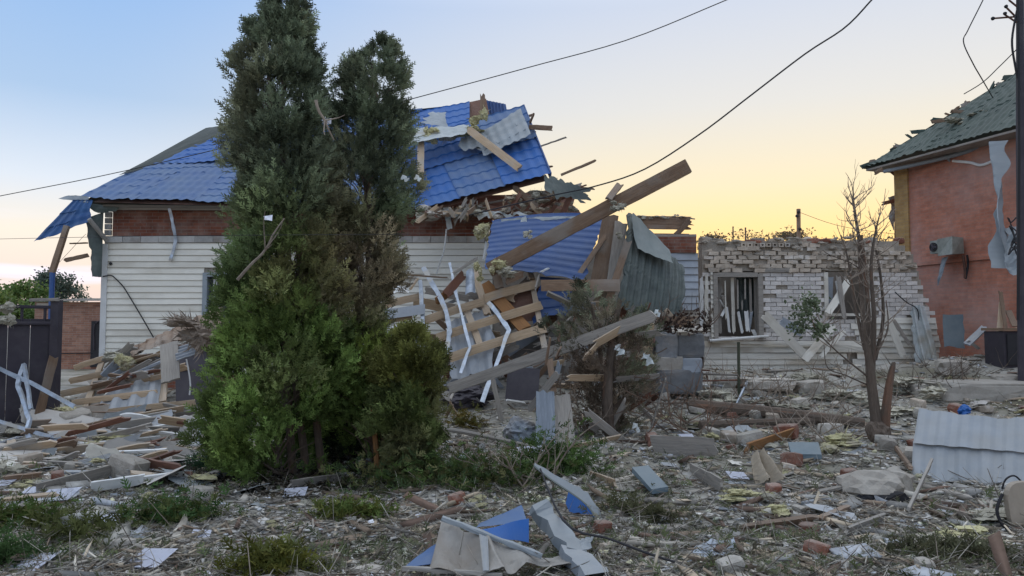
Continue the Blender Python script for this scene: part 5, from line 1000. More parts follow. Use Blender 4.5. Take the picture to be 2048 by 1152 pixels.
for (a, b, lb) in (((475, 560), (580, 440), 'long bare broken branch on the left face of the tallest conifer'), ((632, 200), (640, 285), 'bare broken twig between the conifer tops')):
    out = []; rs = random.Random(5); y = 7.3; p, q = P(*a, y), P(*b, y); branchy(p, q - p, np.linalg.norm(q - p), .018, 1, out, rs); mk('broken_branch', join(*out), M['twig'], label=lb, cat='branch')

# ------------------------------------------------------------------ bare tree on the right
g_ = G(1752, 885); bt = thing('bare_tree', g_, 'splintered bare multi-stem tree in front of the white brick house', 'tree'); YT = g_[1]
def stemp(pts, r, r1, n=16): return tube(smooth_path([P(x, y, YT + d) for (x, y, d) in pts], n), r, 8, r1)
mk('trunk', join(stemp([(1754, 893, 0), (1752, 840, 0), (1742, 760, 0), (1738, 690, 0)], .085, .055), lump(P(1756, 862, YT), (.15, .13, .18), sub=3, amp=.3)), M['bark'], bt)
for pts, r, r1 in (([(1742, 760, 0), (1728, 660, 0), (1722, 560, .1), (1718, 480, .1), (1712, 440, .1), (1706, 398, .1)], .075, .02), ([(1745, 740, 0), (1748, 640, -.1), (1742, 540, -.1), (1748, 480, -.1), (1758, 434, -.1)], .07, .012), ([(1730, 700, 0), (1708, 600, .1), (1696, 520, .1), (1682, 470, .1)], .05, .01), ([(1740, 700, .1), (1735, 600, .2), (1728, 520, .2), (1722, 470, .2)], .07, .03),
                  ([(1750, 720, .1), (1766, 640, .1), (1762, 560, .2), (1752, 500, .2)], .05, .02), ([(1745, 760, 0), (1700, 725, -.1), (1660, 690, -.2), (1632, 660, -.2), (1622, 630, -.2)], .025, .006), ([(1735, 770, 0), (1690, 750, -.2), (1655, 735, -.3), (1648, 690, -.3)], .02, .006), ([(1745, 720, 0), (1775, 660, 0), (1772, 600, 0)], .03, .008), ([(1722, 540, .1), (1700, 525, .1), (1660, 510, .1), (1645, 500, .1)], .018, .005)):
    mk('limb', stemp(pts, r * .55, r1 * .7), M['bark'], bt)
mk('stump_limb', join(stemp([(1768, 880, 0), (1772, 820, -.05), (1780, 760, -.05), (1786, 732, -.05)], .075, .035), timber(P(1784, 745, YT - .05), P(1788, 722, YT - .05), .05, .02, jag=(0, .1))), M['bark'], bt)
out = []; rs = random.Random(9)
for (x, y, n) in ((1706, 410, 12), (1712, 450, 9), (1718, 500, 9), (1700, 560, 8), (1745, 600, 9), (1755, 480, 7), (1730, 690, 8), (1758, 445, 5), (1690, 500, 4), (1735, 560, 6), (1660, 690, 6), (1640, 650, 6), (1690, 750, 5), (1770, 640, 4), (1725, 640, 6), (1748, 520, 5)):
    for k in range(n): branchy(P(x, y + rs.uniform(-15, 15), YT), A3([rs.uniform(-1, 1), rs.uniform(-.6, .6), rs.uniform(-.1, 1)]), rs.uniform(.15, .45), .008, 1, out, rs)
mk('twigs', join(*out), M['twig'], bt)
cs_ = [(1610, 625, .16), (1622, 605, .10), (1600, 650, .12), (1640, 660, .09)]; pos = np.vstack([P(x, y, YT - .2) + np.random.randn(160, 3) * r * .6 for x, y, r in cs_]); nn = len(pos)
batch('leaf_sprigs', LEAFT, pos, frames(np.random.randn(nn, 3)), np.random.uniform(.04, .08, nn), A3([[.17, .21, .12]]) * np.random.uniform(.6, 1.3, (nn, 1)), M['broadleaf'], bt, kind='stuff')
leaning = thing('brushwood_heap', G(1330, 850), 'tangle of bare reddish brushwood right of the browned conifer', 'brushwood'); out = []
for k in range(60):
    p = G(random.uniform(1270, 1480), random.uniform(790, 885)); branchy(p, A3([rs.uniform(-1, 1), rs.uniform(-.5, .5), rs.uniform(.05, .6)]), rs.uniform(.3, .9), .012, 1, out, rs)
mk('twigs', join(*out), M['bark'], leaning)
for (x0, x1, y0, y1, nb, lb) in ((1500, 1700, 770, 830, 40, 'bare brushwood strewn below the fallen siding'), (1780, 1960, 755, 800, 34, 'bare brushwood under the hanging fabric'), (1560, 1720, 860, 900, 20, 'loose twigs between the fallen trunks and the dark blue box'), (1010, 1110, 960, 990, 14, 'loose twigs on the conifer clippings in the foreground')):
    br = thing('brushwood_heap', G((x0 + x1) / 2, y1), lb, 'brushwood'); out = []
    for k in range(nb): p = G(random.uniform(x0, x1), random.uniform(y0, y1)); branchy(p, A3([rs.uniform(-1, 1), rs.uniform(-.5, .5), rs.uniform(.0, .5)]), rs.uniform(.3, .9), .012, 1, out, rs)
    mk('twigs', join(*out), M['twig'] if x0 != 1780 else M['bark'], br)
for (px, py, r, lb) in ((1690, 800, (.42, .3, .16), 'dusty insulation mound left of the bare tree'), (1815, 782, (.45, .3, .20), 'dusty insulation mound under the hanging fabric'), (1560, 812, (.5, .3, .12), 'dusty insulation mound behind the fallen trunks'), (1420, 800, (.4, .3, .12), 'dusty insulation mound left of the green fence post'), (1640, 770, (.5, .3, .16), 'dusty insulation mound against the fallen siding'), (1900, 800, (.5, .3, .16), 'dusty insulation mound behind the white corrugated sheet'), (1780, 830, (.35, .3, .12), 'dusty insulation mound right of the bare tree')):
    insul(G(px, py) + A3([0, 0, r[2] * .4]), r, lb, m='insul_grey', fibers=110)
out = []
for (x, y, a, b) in ((1330, 640, 40, 20), (1400, 645, 40, 14)):
    for k in range(8): branchy(P(x + rs.uniform(-30, 20), y + 10, 12.6), A3([rs.uniform(-1, 1), rs.uniform(-.5, .3), rs.uniform(.1, .8)]), rs.uniform(.2, .5), .012, 1, out, rs)
fl = thing('dead_plant', P(1370, 665, 12.8), 'dead brown plant on top of the grey blocks', 'plant'); mk('stems', join(*out), M['bark'], fl)
pos = np.vstack([P(1345 + random.uniform(-30, 70), 642 + random.uniform(-18, 22), 12.6) for _ in range(300)]); batch('leaves', LEAFT, pos, frames(np.random.randn(300, 3)), np.random.uniform(.05, .11, 300), A3([[.07, .045, .036]]) * np.random.uniform(.6, 1.5, (300, 1)), M['broadleaf'], fl)

# grey block pier right of the browned conifer
for (x0, x1, y0, y1, lb, m) in ((1312, 1356, 668, 718, 'left dark grey block on top of the broken pier', 'blockdark'), (1358, 1408, 666, 716, 'right dark grey block on top of the broken pier', 'blockdark'), (1310, 1366, 716, 742, 'brownish middle block of the broken pier', 'plaster'), (1368, 1406, 718, 746, 'pale blue middle block of the broken pier', 'slate'), (1316, 1404, 744, 790, 'broad grey base block of the broken pier', 'blockdark')):
    Y = 12.9; a, b = P(x0, y1, Y), P(x1, y0, Y); g = rubble_block((abs(b[0] - a[0]) + .03, .38, b[2] - a[2] + .03), .14, .2, 3); ra = random.uniform(-.22, .22); g = (g[0] @ A3([[math.cos(ra), math.sin(ra), 0], [-math.sin(ra), math.cos(ra), random.uniform(-.05, .05)], [0, 0, 1]]), g[1]); mk('masonry_block', (g[0] + A3([(a[0] + b[0]) / 2, Y + .19, a[2]]), g[1]), M[m], label=lb, cat='block')
mk('crumbled_rubble', lump(P(1372, 664, 13.1), (.36, .2, .09), sub=3, amp=.5), M['plaster'], label='crumbled rubble on the grey blocks under the dead plant', cat='rubble')
# steel fence remains
fn = thing('steel_fence', G(1478, 795), 'low broken steel fence in front of the white brick house', 'fence'); fy = fn.location[1]
for (pts, r, m) in (([(1478, 795), (1477, 684)], .026, 'green_pole'), ([(1367, 795), (1367, 762)], .02, 'rust'), ([(1310, 735), (1420, 741)], .016, 'rust'), ([(1400, 748), (1480, 750)], .02, 'wood_grey'), ([(1316, 764), (1478, 760)], .016, 'rust'), ([(1415, 760), (1413, 745)], .018, 'rust')):
    mk('post' if abs(pts[0][0] - pts[1][0]) < 4 else 'rail', tube([P(*p, fy + (0 if p[0] > 1420 else .5)) for p in pts], r, 6), M[m], fn)

# ------------------------------------------------------------------ left debris pile
ll = thing('timber_lattice', P(230, 835, 12.2), 'fallen roof lattice of pale battens over slate sheets, left of the conifers', 'roof lattice')
def l2(py): return 11.9 + (835 - py) / 120 * 1.7
for (a, b, w) in (((146, 737), (214, 715), .10), ((137, 763), (328, 724), .105), ((120, 788), (326, 752), .105), ((142, 806), (316, 785), .10), ((160, 832), (392, 806), .115)):
    mk('batten', timber(P(*a, l2(a[1]) - .08), P(*b, l2(b[1]) - .08), w, .055, jag=(.03, .02), bend=.01), M['wood'], ll)
for (a, b, w) in (((322, 725), (320, 806), .09), ((332, 727), (329, 804), .06), ((205, 722), (165, 832), .09)): mk('rafter', timber(P(*a, l2(a[1]) + .06), P(*b, l2(b[1]) + .06), w, .06, up=(1, 0, 0)), M['wood'], ll)
mk('slate_sheet', sheet(P(175, 832, 11.95), P(316, 815, 12.1), P(330, 700, 13.8), P(230, 716, 13.6), nu=60, nv=8, disp=corr(.26, .035, 'u'), jag=(.15, .05, .1, .15)), M['slate'], ll)
mk('slate_sheet', sheet(P(118, 835, 12.1), P(190, 832, 12.1), P(240, 722, 13.7), P(170, 742, 13.4), nu=10, nv=6, disp=crumple(.05, 2), jag=(.3, .05, .1, .2)), M['wood_grey'], ll)
mk('dark_plank', timber(P(342, 764, 11.7), P(338, 686, 12.2), .28, .04, up=(1, 0, 0), jag=(.03, .02), nW=5), M['wood_grey'], label='broad dark plank standing at the right end of the left lattice', cat='plank')
mk('rusty_sheet', sheet(P(258, 712, 13.2), P(445, 655, 12.4), P(446, 606, 12.9), P(262, 692, 13.6), nu=60, nv=10, disp=corr(.2, .012, 'u', extra=crumple(.10, 2.5)), jag=(.1, .1, .2, .12)), M['wood_brown'], label='rusty brown roofing strip rising from the left lattice to the conifers', cat='sheet')
mk('ribbed_sheet', sheet(P(352, 724, 11.8), P(430, 698, 11.5), P(428, 672, 11.9), P(350, 694, 12.3), nu=8, nv=50, disp=corr(.11, .02, 'v'), jag=(.05, .05, .03, .03)), M['slate'], label='pale blue ribbed sheet between left lattice and conifers', cat='metal sheet')
mk('branch_mat', fluffy(P(410, 668, 11.6), (.45, .3, .28), fibers=260, sub=3), M['twig'], label='grey mat of twigs and dust beside the conifers above the ribbed sheet', cat='brushwood')
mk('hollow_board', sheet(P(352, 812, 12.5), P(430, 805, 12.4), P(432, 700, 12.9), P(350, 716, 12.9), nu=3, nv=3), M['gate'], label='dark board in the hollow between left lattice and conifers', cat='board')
mk('white_string', tube(smooth_path([P(373, 718, 11.7), P(378, 745, 11.7), P(381, 770, 11.7), P(379, 790, 11.7)], 10), .012, 5), M['trim'], label='white cord hanging in the dark hollow left of the conifers', cat='cord')
for (pts, w, lb) in (([(-10, 733), (60, 765), (148, 813)], .075, 'upper straight steel channel slanting across the left edge'), ([(47, 727), (38, 752), (34, 772), (46, 805), (57, 836), (52, 860), (66, 900), (98, 954)], .075, 'crooked upright steel channel at the left edge'), ([(-10, 840), (80, 868), (160, 884), (246, 906)], .06, 'lower straight steel channel at the left edge'), ([(46, 727), (53, 770), (60, 818)], .06, 'short steel channel behind the crooked one')):
    mk('steel_channel', stud([P(x, y, 10.2 + (880 - y) * .006) for x, y in pts], w * .75, .04), M['galv'], label=lb, cat='steel channel')
for (q, m, lb) in ((((-20, 940), (95, 938), (128, 895), (-20, 890)), 'drywall', 'large grey gypsum board at the left picture edge'), (((95, 880), (215, 868), (205, 845), (30, 818)), 'drywall', 'gypsum board under the insulation at the left'), (((120, 900), (250, 885), (246, 862), (110, 872)), 'drywall', 'gypsum board below the left lattice'), (((240, 890), (350, 875), (345, 830), (225, 848)), 'slate', 'pale blue-grey board in front of the left lattice'),
                  (((345, 880), (410, 900), (395, 835), (345, 838)), 'drywall', 'gypsum board leaning by the conifer skirt'), (((388, 910), (398, 906), (410, 850), (385, 862)), 'slate', 'upright pale sheet beside the conifer skirt'), (((35, 860), (60, 862), (72, 818), (30, 816)), 'beige_back', 'small pale panel behind the crooked steel channel')):
    pp_ = [G(*p) if p[1] > 845 else P(p[0], p[1], 11.3) for p in q]; zf = [A3([0, 0, .04 + .05 * random.random()]) for _ in q]
    if 'upright' in lb or 'leaning' in lb or 'behind' in lb: pp_[2] = P(q[2][0], q[2][1], pp_[1][1] + .3); pp_[3] = P(q[3][0], q[3][1], pp_[0][1] + .3)
    mk('wall_board', sheet(*[a + b for a, b in zip(pp_, zf)], nu=14, nv=10, disp=crumple(.05, 1.5), jag=(.06, .08, .10, .08), th=.012), M[m], label=lb, cat='board')
for (px, py, r, lb) in ((125, 830, (.30, .18, .13), 'largest yellow insulation heap at the left pile'), (98, 800, (.12, .1, .14), 'yellow insulation tuft below the upper steel channel'), (157, 832, (.14, .1, .13), 'yellow insulation tuft at the end of the lowest batten'), (258, 727, (.17, .12, .18), 'yellow insulation hanging over the left lattice'), (238, 714, (.22, .14, .12), 'bluish sack-like insulation on the left lattice top'), (258, 857, (.18, .12, .10), 'yellow insulation below the left lattice'), (64, 800, (.10, .1, .10), 'small insulation tuft by the crooked channel'), (222, 890, (.22, .15, .06), 'flat insulation patch on the gypsum boards')):
    p = P(px, py, l2(py) - .5) if py < 845 else G(px, py) + A3([0, 0, .08]); insul(p, r, lb, m='insul_grey' if 'bluish' in lb else 'insul')
for (a, b, w, m, lb) in (((70, 815), (108, 752), .13, 'wood_brown', 'brown stake leaning in front of the gate'), ((256, 930), (368, 954), .10, 'wood_rust', 'dark red board lying left of the conifers'), ((70, 996), (228, 956), .12, 'wood_grey', 'long pale board lying at the left'), ((170, 990), (290, 975), .11, 'trim', 'white plastic pipe lying at the left'), ((262, 976), (380, 966), .10, 'trim', 'white plastic trim lying next to the conifer skirt'), ((112, 955), (240, 958), .05, 'slate', 'thin bluish rail lying at the left'), ((230, 960), (430, 962), .04, 'wood', 'thin pale rail reaching toward the conifer skirt'),
                       ((430, 962), (492, 948), .07, 'galv', 'grey metal strip under the conifer skirt'), ((0, 1012), (120, 1004), .05, 'wood', 'pale thin batten at the left edge'), ((300, 912), (380, 880), .07, 'wood_brown', 'brown lath beside the pale blue-grey board'), ((410, 915), (432, 890), .06, 'wood', 'short pale stick at the conifer skirt'), ((575, 985), (690, 972), .11, 'wood_grey', 'weathered board lying at the foot of the conifers'), ((140, 936), (250, 918), .05, 'wood_brown', 'brown slat between the sheets of paper'), ((0, 968), (90, 962), .06, 'wood_brown', 'brown slat under the gypsum board at the left edge'),
                       ((1125, 906), (1243, 883), .06, 'wood', 'thin pale lath below the upright blue-grey boards'), ((950, 966), (998, 926), .04, 'wood', 'short white stick on the conifer clippings'), ((1300, 906), (1438, 918), .22, 'wood_grey', 'broad grey board lying before the brushwood'), ((1380, 822), (1730, 858), .12, 'bark', 'long fallen trunk lying left of the bare tree'), ((1400, 858), (1720, 846), .07, 'bark', 'thinner fallen trunk below the long one'), ((1490, 912), (1590, 880), .15, 'orange_wood', 'orange-brown board lying in the middle of the rubble'),
                       ((1472, 818), (1496, 800), .07, 'galv', 'short white metal strip leaning on the fallen trunk'), ((1815, 1040), (1866, 988), .09, 'wood_grey', 'short grey post leaning in the right foreground'), ((1850, 1018), (1950, 1052), .05, 'wood_brown', 'brown lath running to the insulation at the right'), ((1690, 1078), (1770, 1050), .07, 'wood_grey', 'grey slat lying in the right foreground'), ((1380, 950), (1445, 990), .12, 'wood_grey', 'grey plank half buried before the tan cloth'), ((1480, 1068), (1640, 1050), .05, 'wood_brown', 'thin dark rod in the middle foreground'), ((1640, 1050), (1700, 1028), .05, 'wood_brown', 'thin dark rod end in the middle foreground'), ((1360, 770), (1420, 780), .05, 'trim', 'white rail fallen by the steel fence'), ((1180, 960), (1235, 985), .08, 'wood', 'pale splintered stick near the blue-striped sheet'), ((1790, 900), (1822, 950), .05, 'wood_brown', 'brown stick left of the white corrugated sheet'), ((1890, 870), (2048, 905), .07, 'wood_brown', 'brown batten behind the white corrugated sheet')):
    p, q = G(*a), G(*b)
    if a[1] < 830 and a[0] < 200: p, q = G(72, 862), P(*b, G(72, 862)[1] + .2); 
    up_ = A3([0, 0, 1.]) if 'broad' in lb or 'stake' in lb else A3([0, -.5, 1.])
    if m == 'bark': mk('fallen_log', tube(smooth_path([p + A3([0, 0, w * .7]), .5 * (p + q) + A3([0, 0, w * .9]), q + A3([0, 0, w * .7])], 10), w, 8, w * .6), M[m], label=lb, cat='trunk')
    else: mk('fallen_board', timber(p + A3([0, 0, w * .35 + .03]), q + A3([0, 0, w * .35 + .05 + (.25 if 'leaning' in lb else 0)]), w, .025 if w > .05 else w * .8, up=up_, jag=(.06, .08)), M[m], label=lb, cat='board')
mk('root_branch', tube(smooth_path([G(865, 868) + A3([0, 0, .10]), G(930, 882) + A3([0, 0, .12]), G(1010, 896) + A3([0, 0, .10]), G(1080, 906) + A3([0, 0, .06])], 14), .04, 7, .02), M['wood_grey'], label='long bare branch lying in front of the dark hollow', cat='branch')
def paper(px, py, w, lb, col='paper', cat='paper', tilt=.06):
    c = G(px, py) + A3([0, 0, .05]); a = random.uniform(-.4, .4); u = A3([math.cos(a), math.sin(a) * .7, random.uniform(-.15, .15)]) * w / 2; v = A3([-math.sin(a) * .6, math.cos(a), .25]) * w * .42
    mk('paper_sheet', sheet(c - u - v, c + u - v, c + u + v, c - u + v, nu=8, nv=6, disp=crumple(tilt, 4, random.randrange(9)), th=.002), M[col], label=lb, cat=cat)
for (px, py, w, lb) in ((176, 914, .26, 'white paper sheet below the lower steel channel'), (264, 911, .28, 'white paper sheet beside the dark red board'), (120, 884, .24, 'white paper on the gypsum board'), (286, 953, .20, 'small folded white paper above the plastic trim'), (116, 1000, .30, 'white paper at the end of the long pale board'), (66, 990, .16, 'small bluish paper near the left edge'), (8, 975, .18, 'paper cut by the left picture edge'), (222, 1048, .16, 'crumpled white paper in the left foreground'), (402, 1080, .14, 'small blue-white paper in the left foreground'), (500, 966, .20, 'crumpled white packet under the conifer skirt'), (590, 994, .22, 'white arched scrap in front of the conifers'), (1065, 910, .36, 'large torn white paper below the upright boards'), (1475, 960, .20, 'bright blue-white scrap before the tan cloth'), (1958, 790, .18, 'bright scrap on the concrete slab at the right'), (1372, 880, .2, 'pale scrap behind the broad grey board'), (300, 1130, .28, 'pale dusty card at the bottom left'), (60, 1140, .3, 'pale crumpled sheet at the bottom left corner')):
    paper(px, py, w, lb)

hp = thing('board_heap', G(240, 900), 'jumbled heap of splintered boards and sheets spilling below the left lattice', 'debris heap')
for k in range(85):
    px, py = random.uniform(110, 420) if k % 3 else random.uniform(0, 300), random.uniform(835, 935); g = G(px, py) + A3([0, 0, random.uniform(.02, .28) * math.exp(-((py - 870) / 45) ** 2)])
    d_ = A3([math.cos(random.gauss(.1, .35)), random.uniform(-.35, .35), random.gauss(.06, .16)]) * random.uniform(.15, .7)
    if k % 4 == 3:
        w_ = random.uniform(.12, .3); n_ = A3([0, .6, .45]); mk('sheet', sheet(g - d_ * .6 - n_ * w_, g + d_ * .6 - n_ * w_, g + d_ * .6 + n_ * w_, g - d_ * .6 + n_ * w_, nu=8, nv=6, disp=crumple(.07, 3, k % 9), jag=(.08, .08, .1, .08), th=.008), M[['drywall', 'slate', 'grey_back', 'drywall', 'siding_dirty'][k % 5]], hp)
    else: mk('board', timber(g - d_, g + d_, random.uniform(.04, .13), .03, up=(0, -.5, 1), jag=(.1, .14), nL=3, bend=random.uniform(-.03, .03)), M[['wood', 'wood_grey', 'wood_brown', 'wood', 'trim', 'wood_grey', 'wood_rust'][k % 7]], hp)
for k in range(46):
    px = random.uniform(215, 445); py = random.uniform(742 - (px - 140) * .40, 800 - (px - 140) * .25); c = P(px, py, 12.2 + (800 - py) / 180 * 2.2 + random.uniform(-.2, .2)); d_ = A3([math.cos(.35 + random.gauss(0, .4)), random.uniform(-.3, .3), math.sin(.3 + random.gauss(0, .25))]) * random.uniform(.15, .5)
    mk('board', timber(c - d_, c + d_, random.uniform(.04, .16), .03, up=(0, -.5, 1), jag=(.1, .16), nL=3), M[['wood_grey', 'wood_brown', 'wood', 'slate', 'wood_grey', 'wood_rust'][k % 6]], hp)
hp = thing('board_heap', G(1190, 880), 'jumbled broken boards and branches around the browned conifer', 'debris heap'); out = []
for k in range(70):
    px, py = random.uniform(1085, 1330), random.uniform(640, 885); Y = random.uniform(10.0, 11.4); c = P(px, py, Y); gz0 = h1(c[0], c[1])
    if c[2] < gz0 + .05: c[2] = gz0 + .06
    d_ = unit(A3([random.uniform(-1, 1), random.uniform(-.4, .4), random.uniform(-.8, .8)])) * random.uniform(.1, .42)
    if k % 2: branchy(c - d_, d_, random.uniform(.3, .8), .010, 1, out, rs)
    else: mk('board', timber(c - d_, c + d_, random.uniform(.03, .11), .02, up=(.3, -.3, 1), jag=(.08, .14), nL=3), M[['wood_brown', 'wood_grey', 'wood', 'wood_rust', 'wood_grey'][k // 2 % 5]], hp)
mk('twigs', join(*out), M['bark'], hp)
# ------------------------------------------------------------------ right side
gA, gB = G(1822, 952), G(2075, 985)
cs2 = thing('corrugated_sheet', .5 * (gA + gB), 'whitish corrugated roof sheet standing at the right edge', 'metal sheet')
yA, yB = gA[1], gB[1]
mk('sheet_panel', sheet(gA - A3([0, 0, .05]), gB - A3([0, 0, .05]), P(2075, 902, yB + .28), P(1826, 882, yA + .28), nu=100, nv=4, disp=corr(.21, .014, 'u', extra=crumple(.03, 1))), M['zinc'], cs2)
mk('sheet_panel', sheet(P(1826, 886, yA + .22), P(2075, 906, yB + .22), P(2075, 836, yB + .52), P(1838, 816, yA + .52), nu=100, nv=6, disp=corr(.21, .014, 'u', extra=crumple(.03, 1, 4)), jag=(0, 0, .0, .07)), M['zinc'], cs2)
mk('blue_scrap', lump(P(1929, 822, yA + .45), (.07, .05, .06), sub=3, amp=.5), M['blue'], label='small blue scrap on the top edge of the white corrugated sheet', cat='scrap')
mk('dark_fin', timber(P(1970, 868, yA + .25), P(1972, 836, yA + .3), .03, .02, up=(1, 0, 0)), M['black'], label='black splinter stuck in the white corrugated sheet', cat='splinter')
ch = thing('chair_seat', G(2040, 1062), 'beige rounded chair seat standing on edge at the right edge', 'chair')
cY = ch.location[1]; cc = P(2046, 1014, cY + .1); V = []; nseg = 28
for d_ in (-.03, .03):
    for k in range(nseg):
        t = 2 * math.pi * k / nseg; ct, st = math.cos(t), math.sin(t); x = np.sign(ct) * abs(ct) ** .7 * .20; z = np.sign(st) * abs(st) ** .7 * .21; V.append(cc + A3([x * .9 - z * .12, d_ + x * .35, z]))
V = A3(V); mk('seat', (V, [tuple(range(nseg)), tuple(reversed(range(nseg, 2 * nseg)))] + [(k, nseg + k, nseg + (k + 1) % nseg, (k + 1) % nseg) for k in range(nseg)]), M['beige_plastic'], ch)
mk('frame', tube(smooth_path([cc + A3([-.20, -.05, .12]), cc + A3([-.25, -.05, -.02]), cc + A3([-.2, -.06, -.15]), cc + A3([-.08, -.06, -.24]), cc + A3([.1, -.06, -.26])], 18), .013, 6), M['black'], ch)
mk('wire_loop', tube(smooth_path([P(2004, 978, cY + .3), P(2012, 958, cY + .3), P(2030, 952, cY + .3), P(2048, 972, cY + .3), P(2055, 1000, cY + .3)], 18), .008, 5), M['black'], label='thin black wire loop above the beige chair seat', cat='wire')
a, b = G(1930, 800), G(2070, 812)
mk('concrete_slab', join((rubble_block((2.2, .9, .40), .12, .25, 4)[0] + A3([(a[0] + b[0]) / 2 + .3, a[1] + .4, a[2] - .08]), ico(4)[1])), M['concrete'], label='pale broken concrete slab at the right edge', cat='slab')
mk('leaning_sheet', sheet(P(1886, 696, 16.2), P(1934, 698, 16.2), P(1930, 628, 16.5), P(1884, 628, 16.5), nu=8, nv=8, disp=crumple(.03, 2), jag=(.02, .06, .05, .03)), M['blue_grey_panel'], label='blue-grey metal panel leaning on the red wall', cat='panel')
for (a, b, w, m, lb) in (((1932, 690), (1972, 652), .14, 'slate', 'grey-white board propped beside the blue-grey panel'), ((1935, 680), (1958, 698), .06, 'trim', 'white strip at the foot of the propped board'), ((1996, 695), (2004, 602), .10, 'wood', 'upright pale plank against the red wall'), ((2012, 660), (2000, 578), .07, 'wood_brown', 'thin brown stake at the red wall'), ((2032, 655), (2014, 616), .12, 'wood_brown', 'short brown plank near the black cabinet'), ((2000, 660), (2050, 655), .05, 'wood', 'pale board lying on the black cabinet')):
    mk('propped_board', timber(P(*a, 15.2), P(*b, 15.5), w, .03, up=(1, 0, .3), jag=(.04, .1)), M[m], label=lb, cat='board')
p0 = P(2010, 730, 14.6)
cab = thing('black_cabinet', (p0[0] + .6, 15, p0[2] - .1), 'black broken cabinet at the right edge below the red wall', 'cabinet')
mk('carcass', box(p0[0], p0[0] + 1.2, 14.6, 15.2, p0[2] - .2, P(2010, 662, 14.6)[2], .03), M['gate'], cab); mk('cabinet_top', box(p0[0] - .04, p0[0] + 1.25, 14.55, 15.25, P(2010, 662, 14.6)[2] + .004, P(2010, 657, 14.6)[2] + .01), M['wood_brown'], cab)
for k in range(3): mk('drawer_front', box(p0[0] + .05 + k * .38, p0[0] + .40 + k * .38, 14.57, 14.6, p0[2], P(2010, 668, 14.6)[2]), M['black'], cab)
mk('soil_block', join(*[lump(G(x, y) + A3([0, 0, .06]), r, sub=3, amp=.35) for x, y, r in ((1748, 992, (.30, .2, .17)), (1790, 985, (.20, .15, .20)))]), M['plaster'], label='undercut lump of concrete and soil left of the white corrugated sheet', cat='rubble')
mk('pit_shade', lump(G(1768, 1005) + A3([0, 0, .03]), (.22, .06, .10), sub=3, amp=.3), M['black'], label='black lump painted as the shade of an opening under the undercut lump', cat='painted shade')  # solid black lump, painted shade in place of a real opening
cg = G(1540, 972)
mk('tan_cloth', sheet(cg + A3([-.25, -.05, 0]), cg + A3([.22, -.02, 0]), cg + A3([.06, .22, .33]), cg + A3([-.12, .25, .28]), nu=20, nv=16, disp=lambda u, v, a, b: .05 * np.sin(u * 17 + v * 4) + .05 * fbm(u * 6, v * 6, 3), jag=(.06, .06, .08, .03)), M['tan_cloth'], label='tan cloth standing crumpled in the middle of the rubble', cat='cloth')
def flatbox(px, py, sz, rot, m, lb, nm, cat):
    g = G(px, py); a = rot; V = box(-sz[0] / 2, sz[0] / 2, -sz[1] / 2, sz[1] / 2, 0, sz[2], .01)[0]; V = np.stack([V[:, 0] * math.cos(a) - V[:, 1] * math.sin(a), V[:, 0] * math.sin(a) + V[:, 1] * math.cos(a), V[:, 2] + V[:, 1] * .5 + .1], 1) + g; mk(nm, (V, BOXF), M[m], label=lb, cat=cat)
flatbox(1300, 985, (.20, .30, .05), .5, 'blue_grey_panel', 'grey-green hardcover book lying tilted in the rubble', 'book', 'book')
flatbox(1610, 922, (.34, .22, .05), -.2, 'blue_grey_panel', 'dark blue flat box behind the tan cloth', 'box', 'box')
insul(G(1555, 1035) + A3([0, 0, .05]), (.12, .10, .07), 'ochre insulation lump in the middle foreground')
insul(G(1490, 1000) + A3([0, 0, .06]), (.18, .12, .05), 'pale insulation flake left of the ochre lump', m='insul')
insul(G(1925, 1085) + A3([0, 0, .05]), (.22, .14, .06), 'pale yellow insulation mat in the right foreground')
insul(G(1965, 1050) + A3([0, 0, .05]), (.30, .16, .06), 'larger insulation mat near the beige chair seat', m='insul_grey')
insul(G(1680, 905) + A3([0, 0, .08]), (.30, .2, .13), 'yellow insulation behind the dark blue box')

# ------------------------------------------------------------------ foreground: bent roof sheet metal
g1 = G(840, 1152); g2 = G(1150, 1150)
bent = thing('bent_roof_sheet', .5 * (g1 + g2), 'large bent roof sheet, beige inside and blue outside, in the foreground', 'roof sheet')
y0 = 4.9
def bp(*l): return [P(*q) for q in l]
mk('beige_face', loft(bp((858, 1140, 4.75), (930, 1147, 4.66), (1000, 1146, 4.68), (1040, 1136, 4.8), (1078, 1126, 4.92), (1150, 1136, 5.0)), bp((884, 1036, 5.12), (925, 1056, 5.07), (968, 1072, 5.02), (1020, 1092, 5.0), (1082, 1110, 5.05), (1128, 1114, 5.2)), 60, 16,
   lambda u, v: -.07 * np.sin(v * 3.14) * np.exp(-((u - .18) / .2) ** 2) + .03 * np.sin(u * 21) * (1 - .5 * v) + .012 * (fbm(u * 14, v * 8, 2) - .5) * 2 + .03 * np.exp(-((u - .42) / .03) ** 2)), M['beige_back'], bent)
mk('blue_face', sheet(P(966, 1072, 5.05), P(1058, 1086, 5.15), P(1058, 1038, 5.2), P(955, 1060, 5.1), nu=14, nv=8, disp=lambda u, v, a, b: .02 * np.sin(u * 6)), M['blue'], bent)
mk('folded_top', sheet(P(950, 1058, 5.1), P(1058, 1040, 5.2), P(1042, 1008, 5.45), P(960, 1046, 5.35), nu=14, nv=8, disp=crumple(.02, 5), jag=(0, .02, .02, .05)), M['blue_dusty'], bent)
mk('blue_flap', sheet(P(808, 1132, 4.85), P(862, 1128, 4.85), P(872, 1088, 5.0), P(862, 1092, 5.05), nu=8, nv=8, disp=crumple(.015, 5)), M['blue_dusty'], bent)
mk('rib', timber(P(884, 1036, 5.03), P(1084, 1112, 4.95), .03, .035, nL=10), M['grey_back'], bent); mk('rib', timber(P(806, 1136, 4.8), P(1004, 1150, 4.66), .025, .03, nL=8), M['beige_back'], bent)
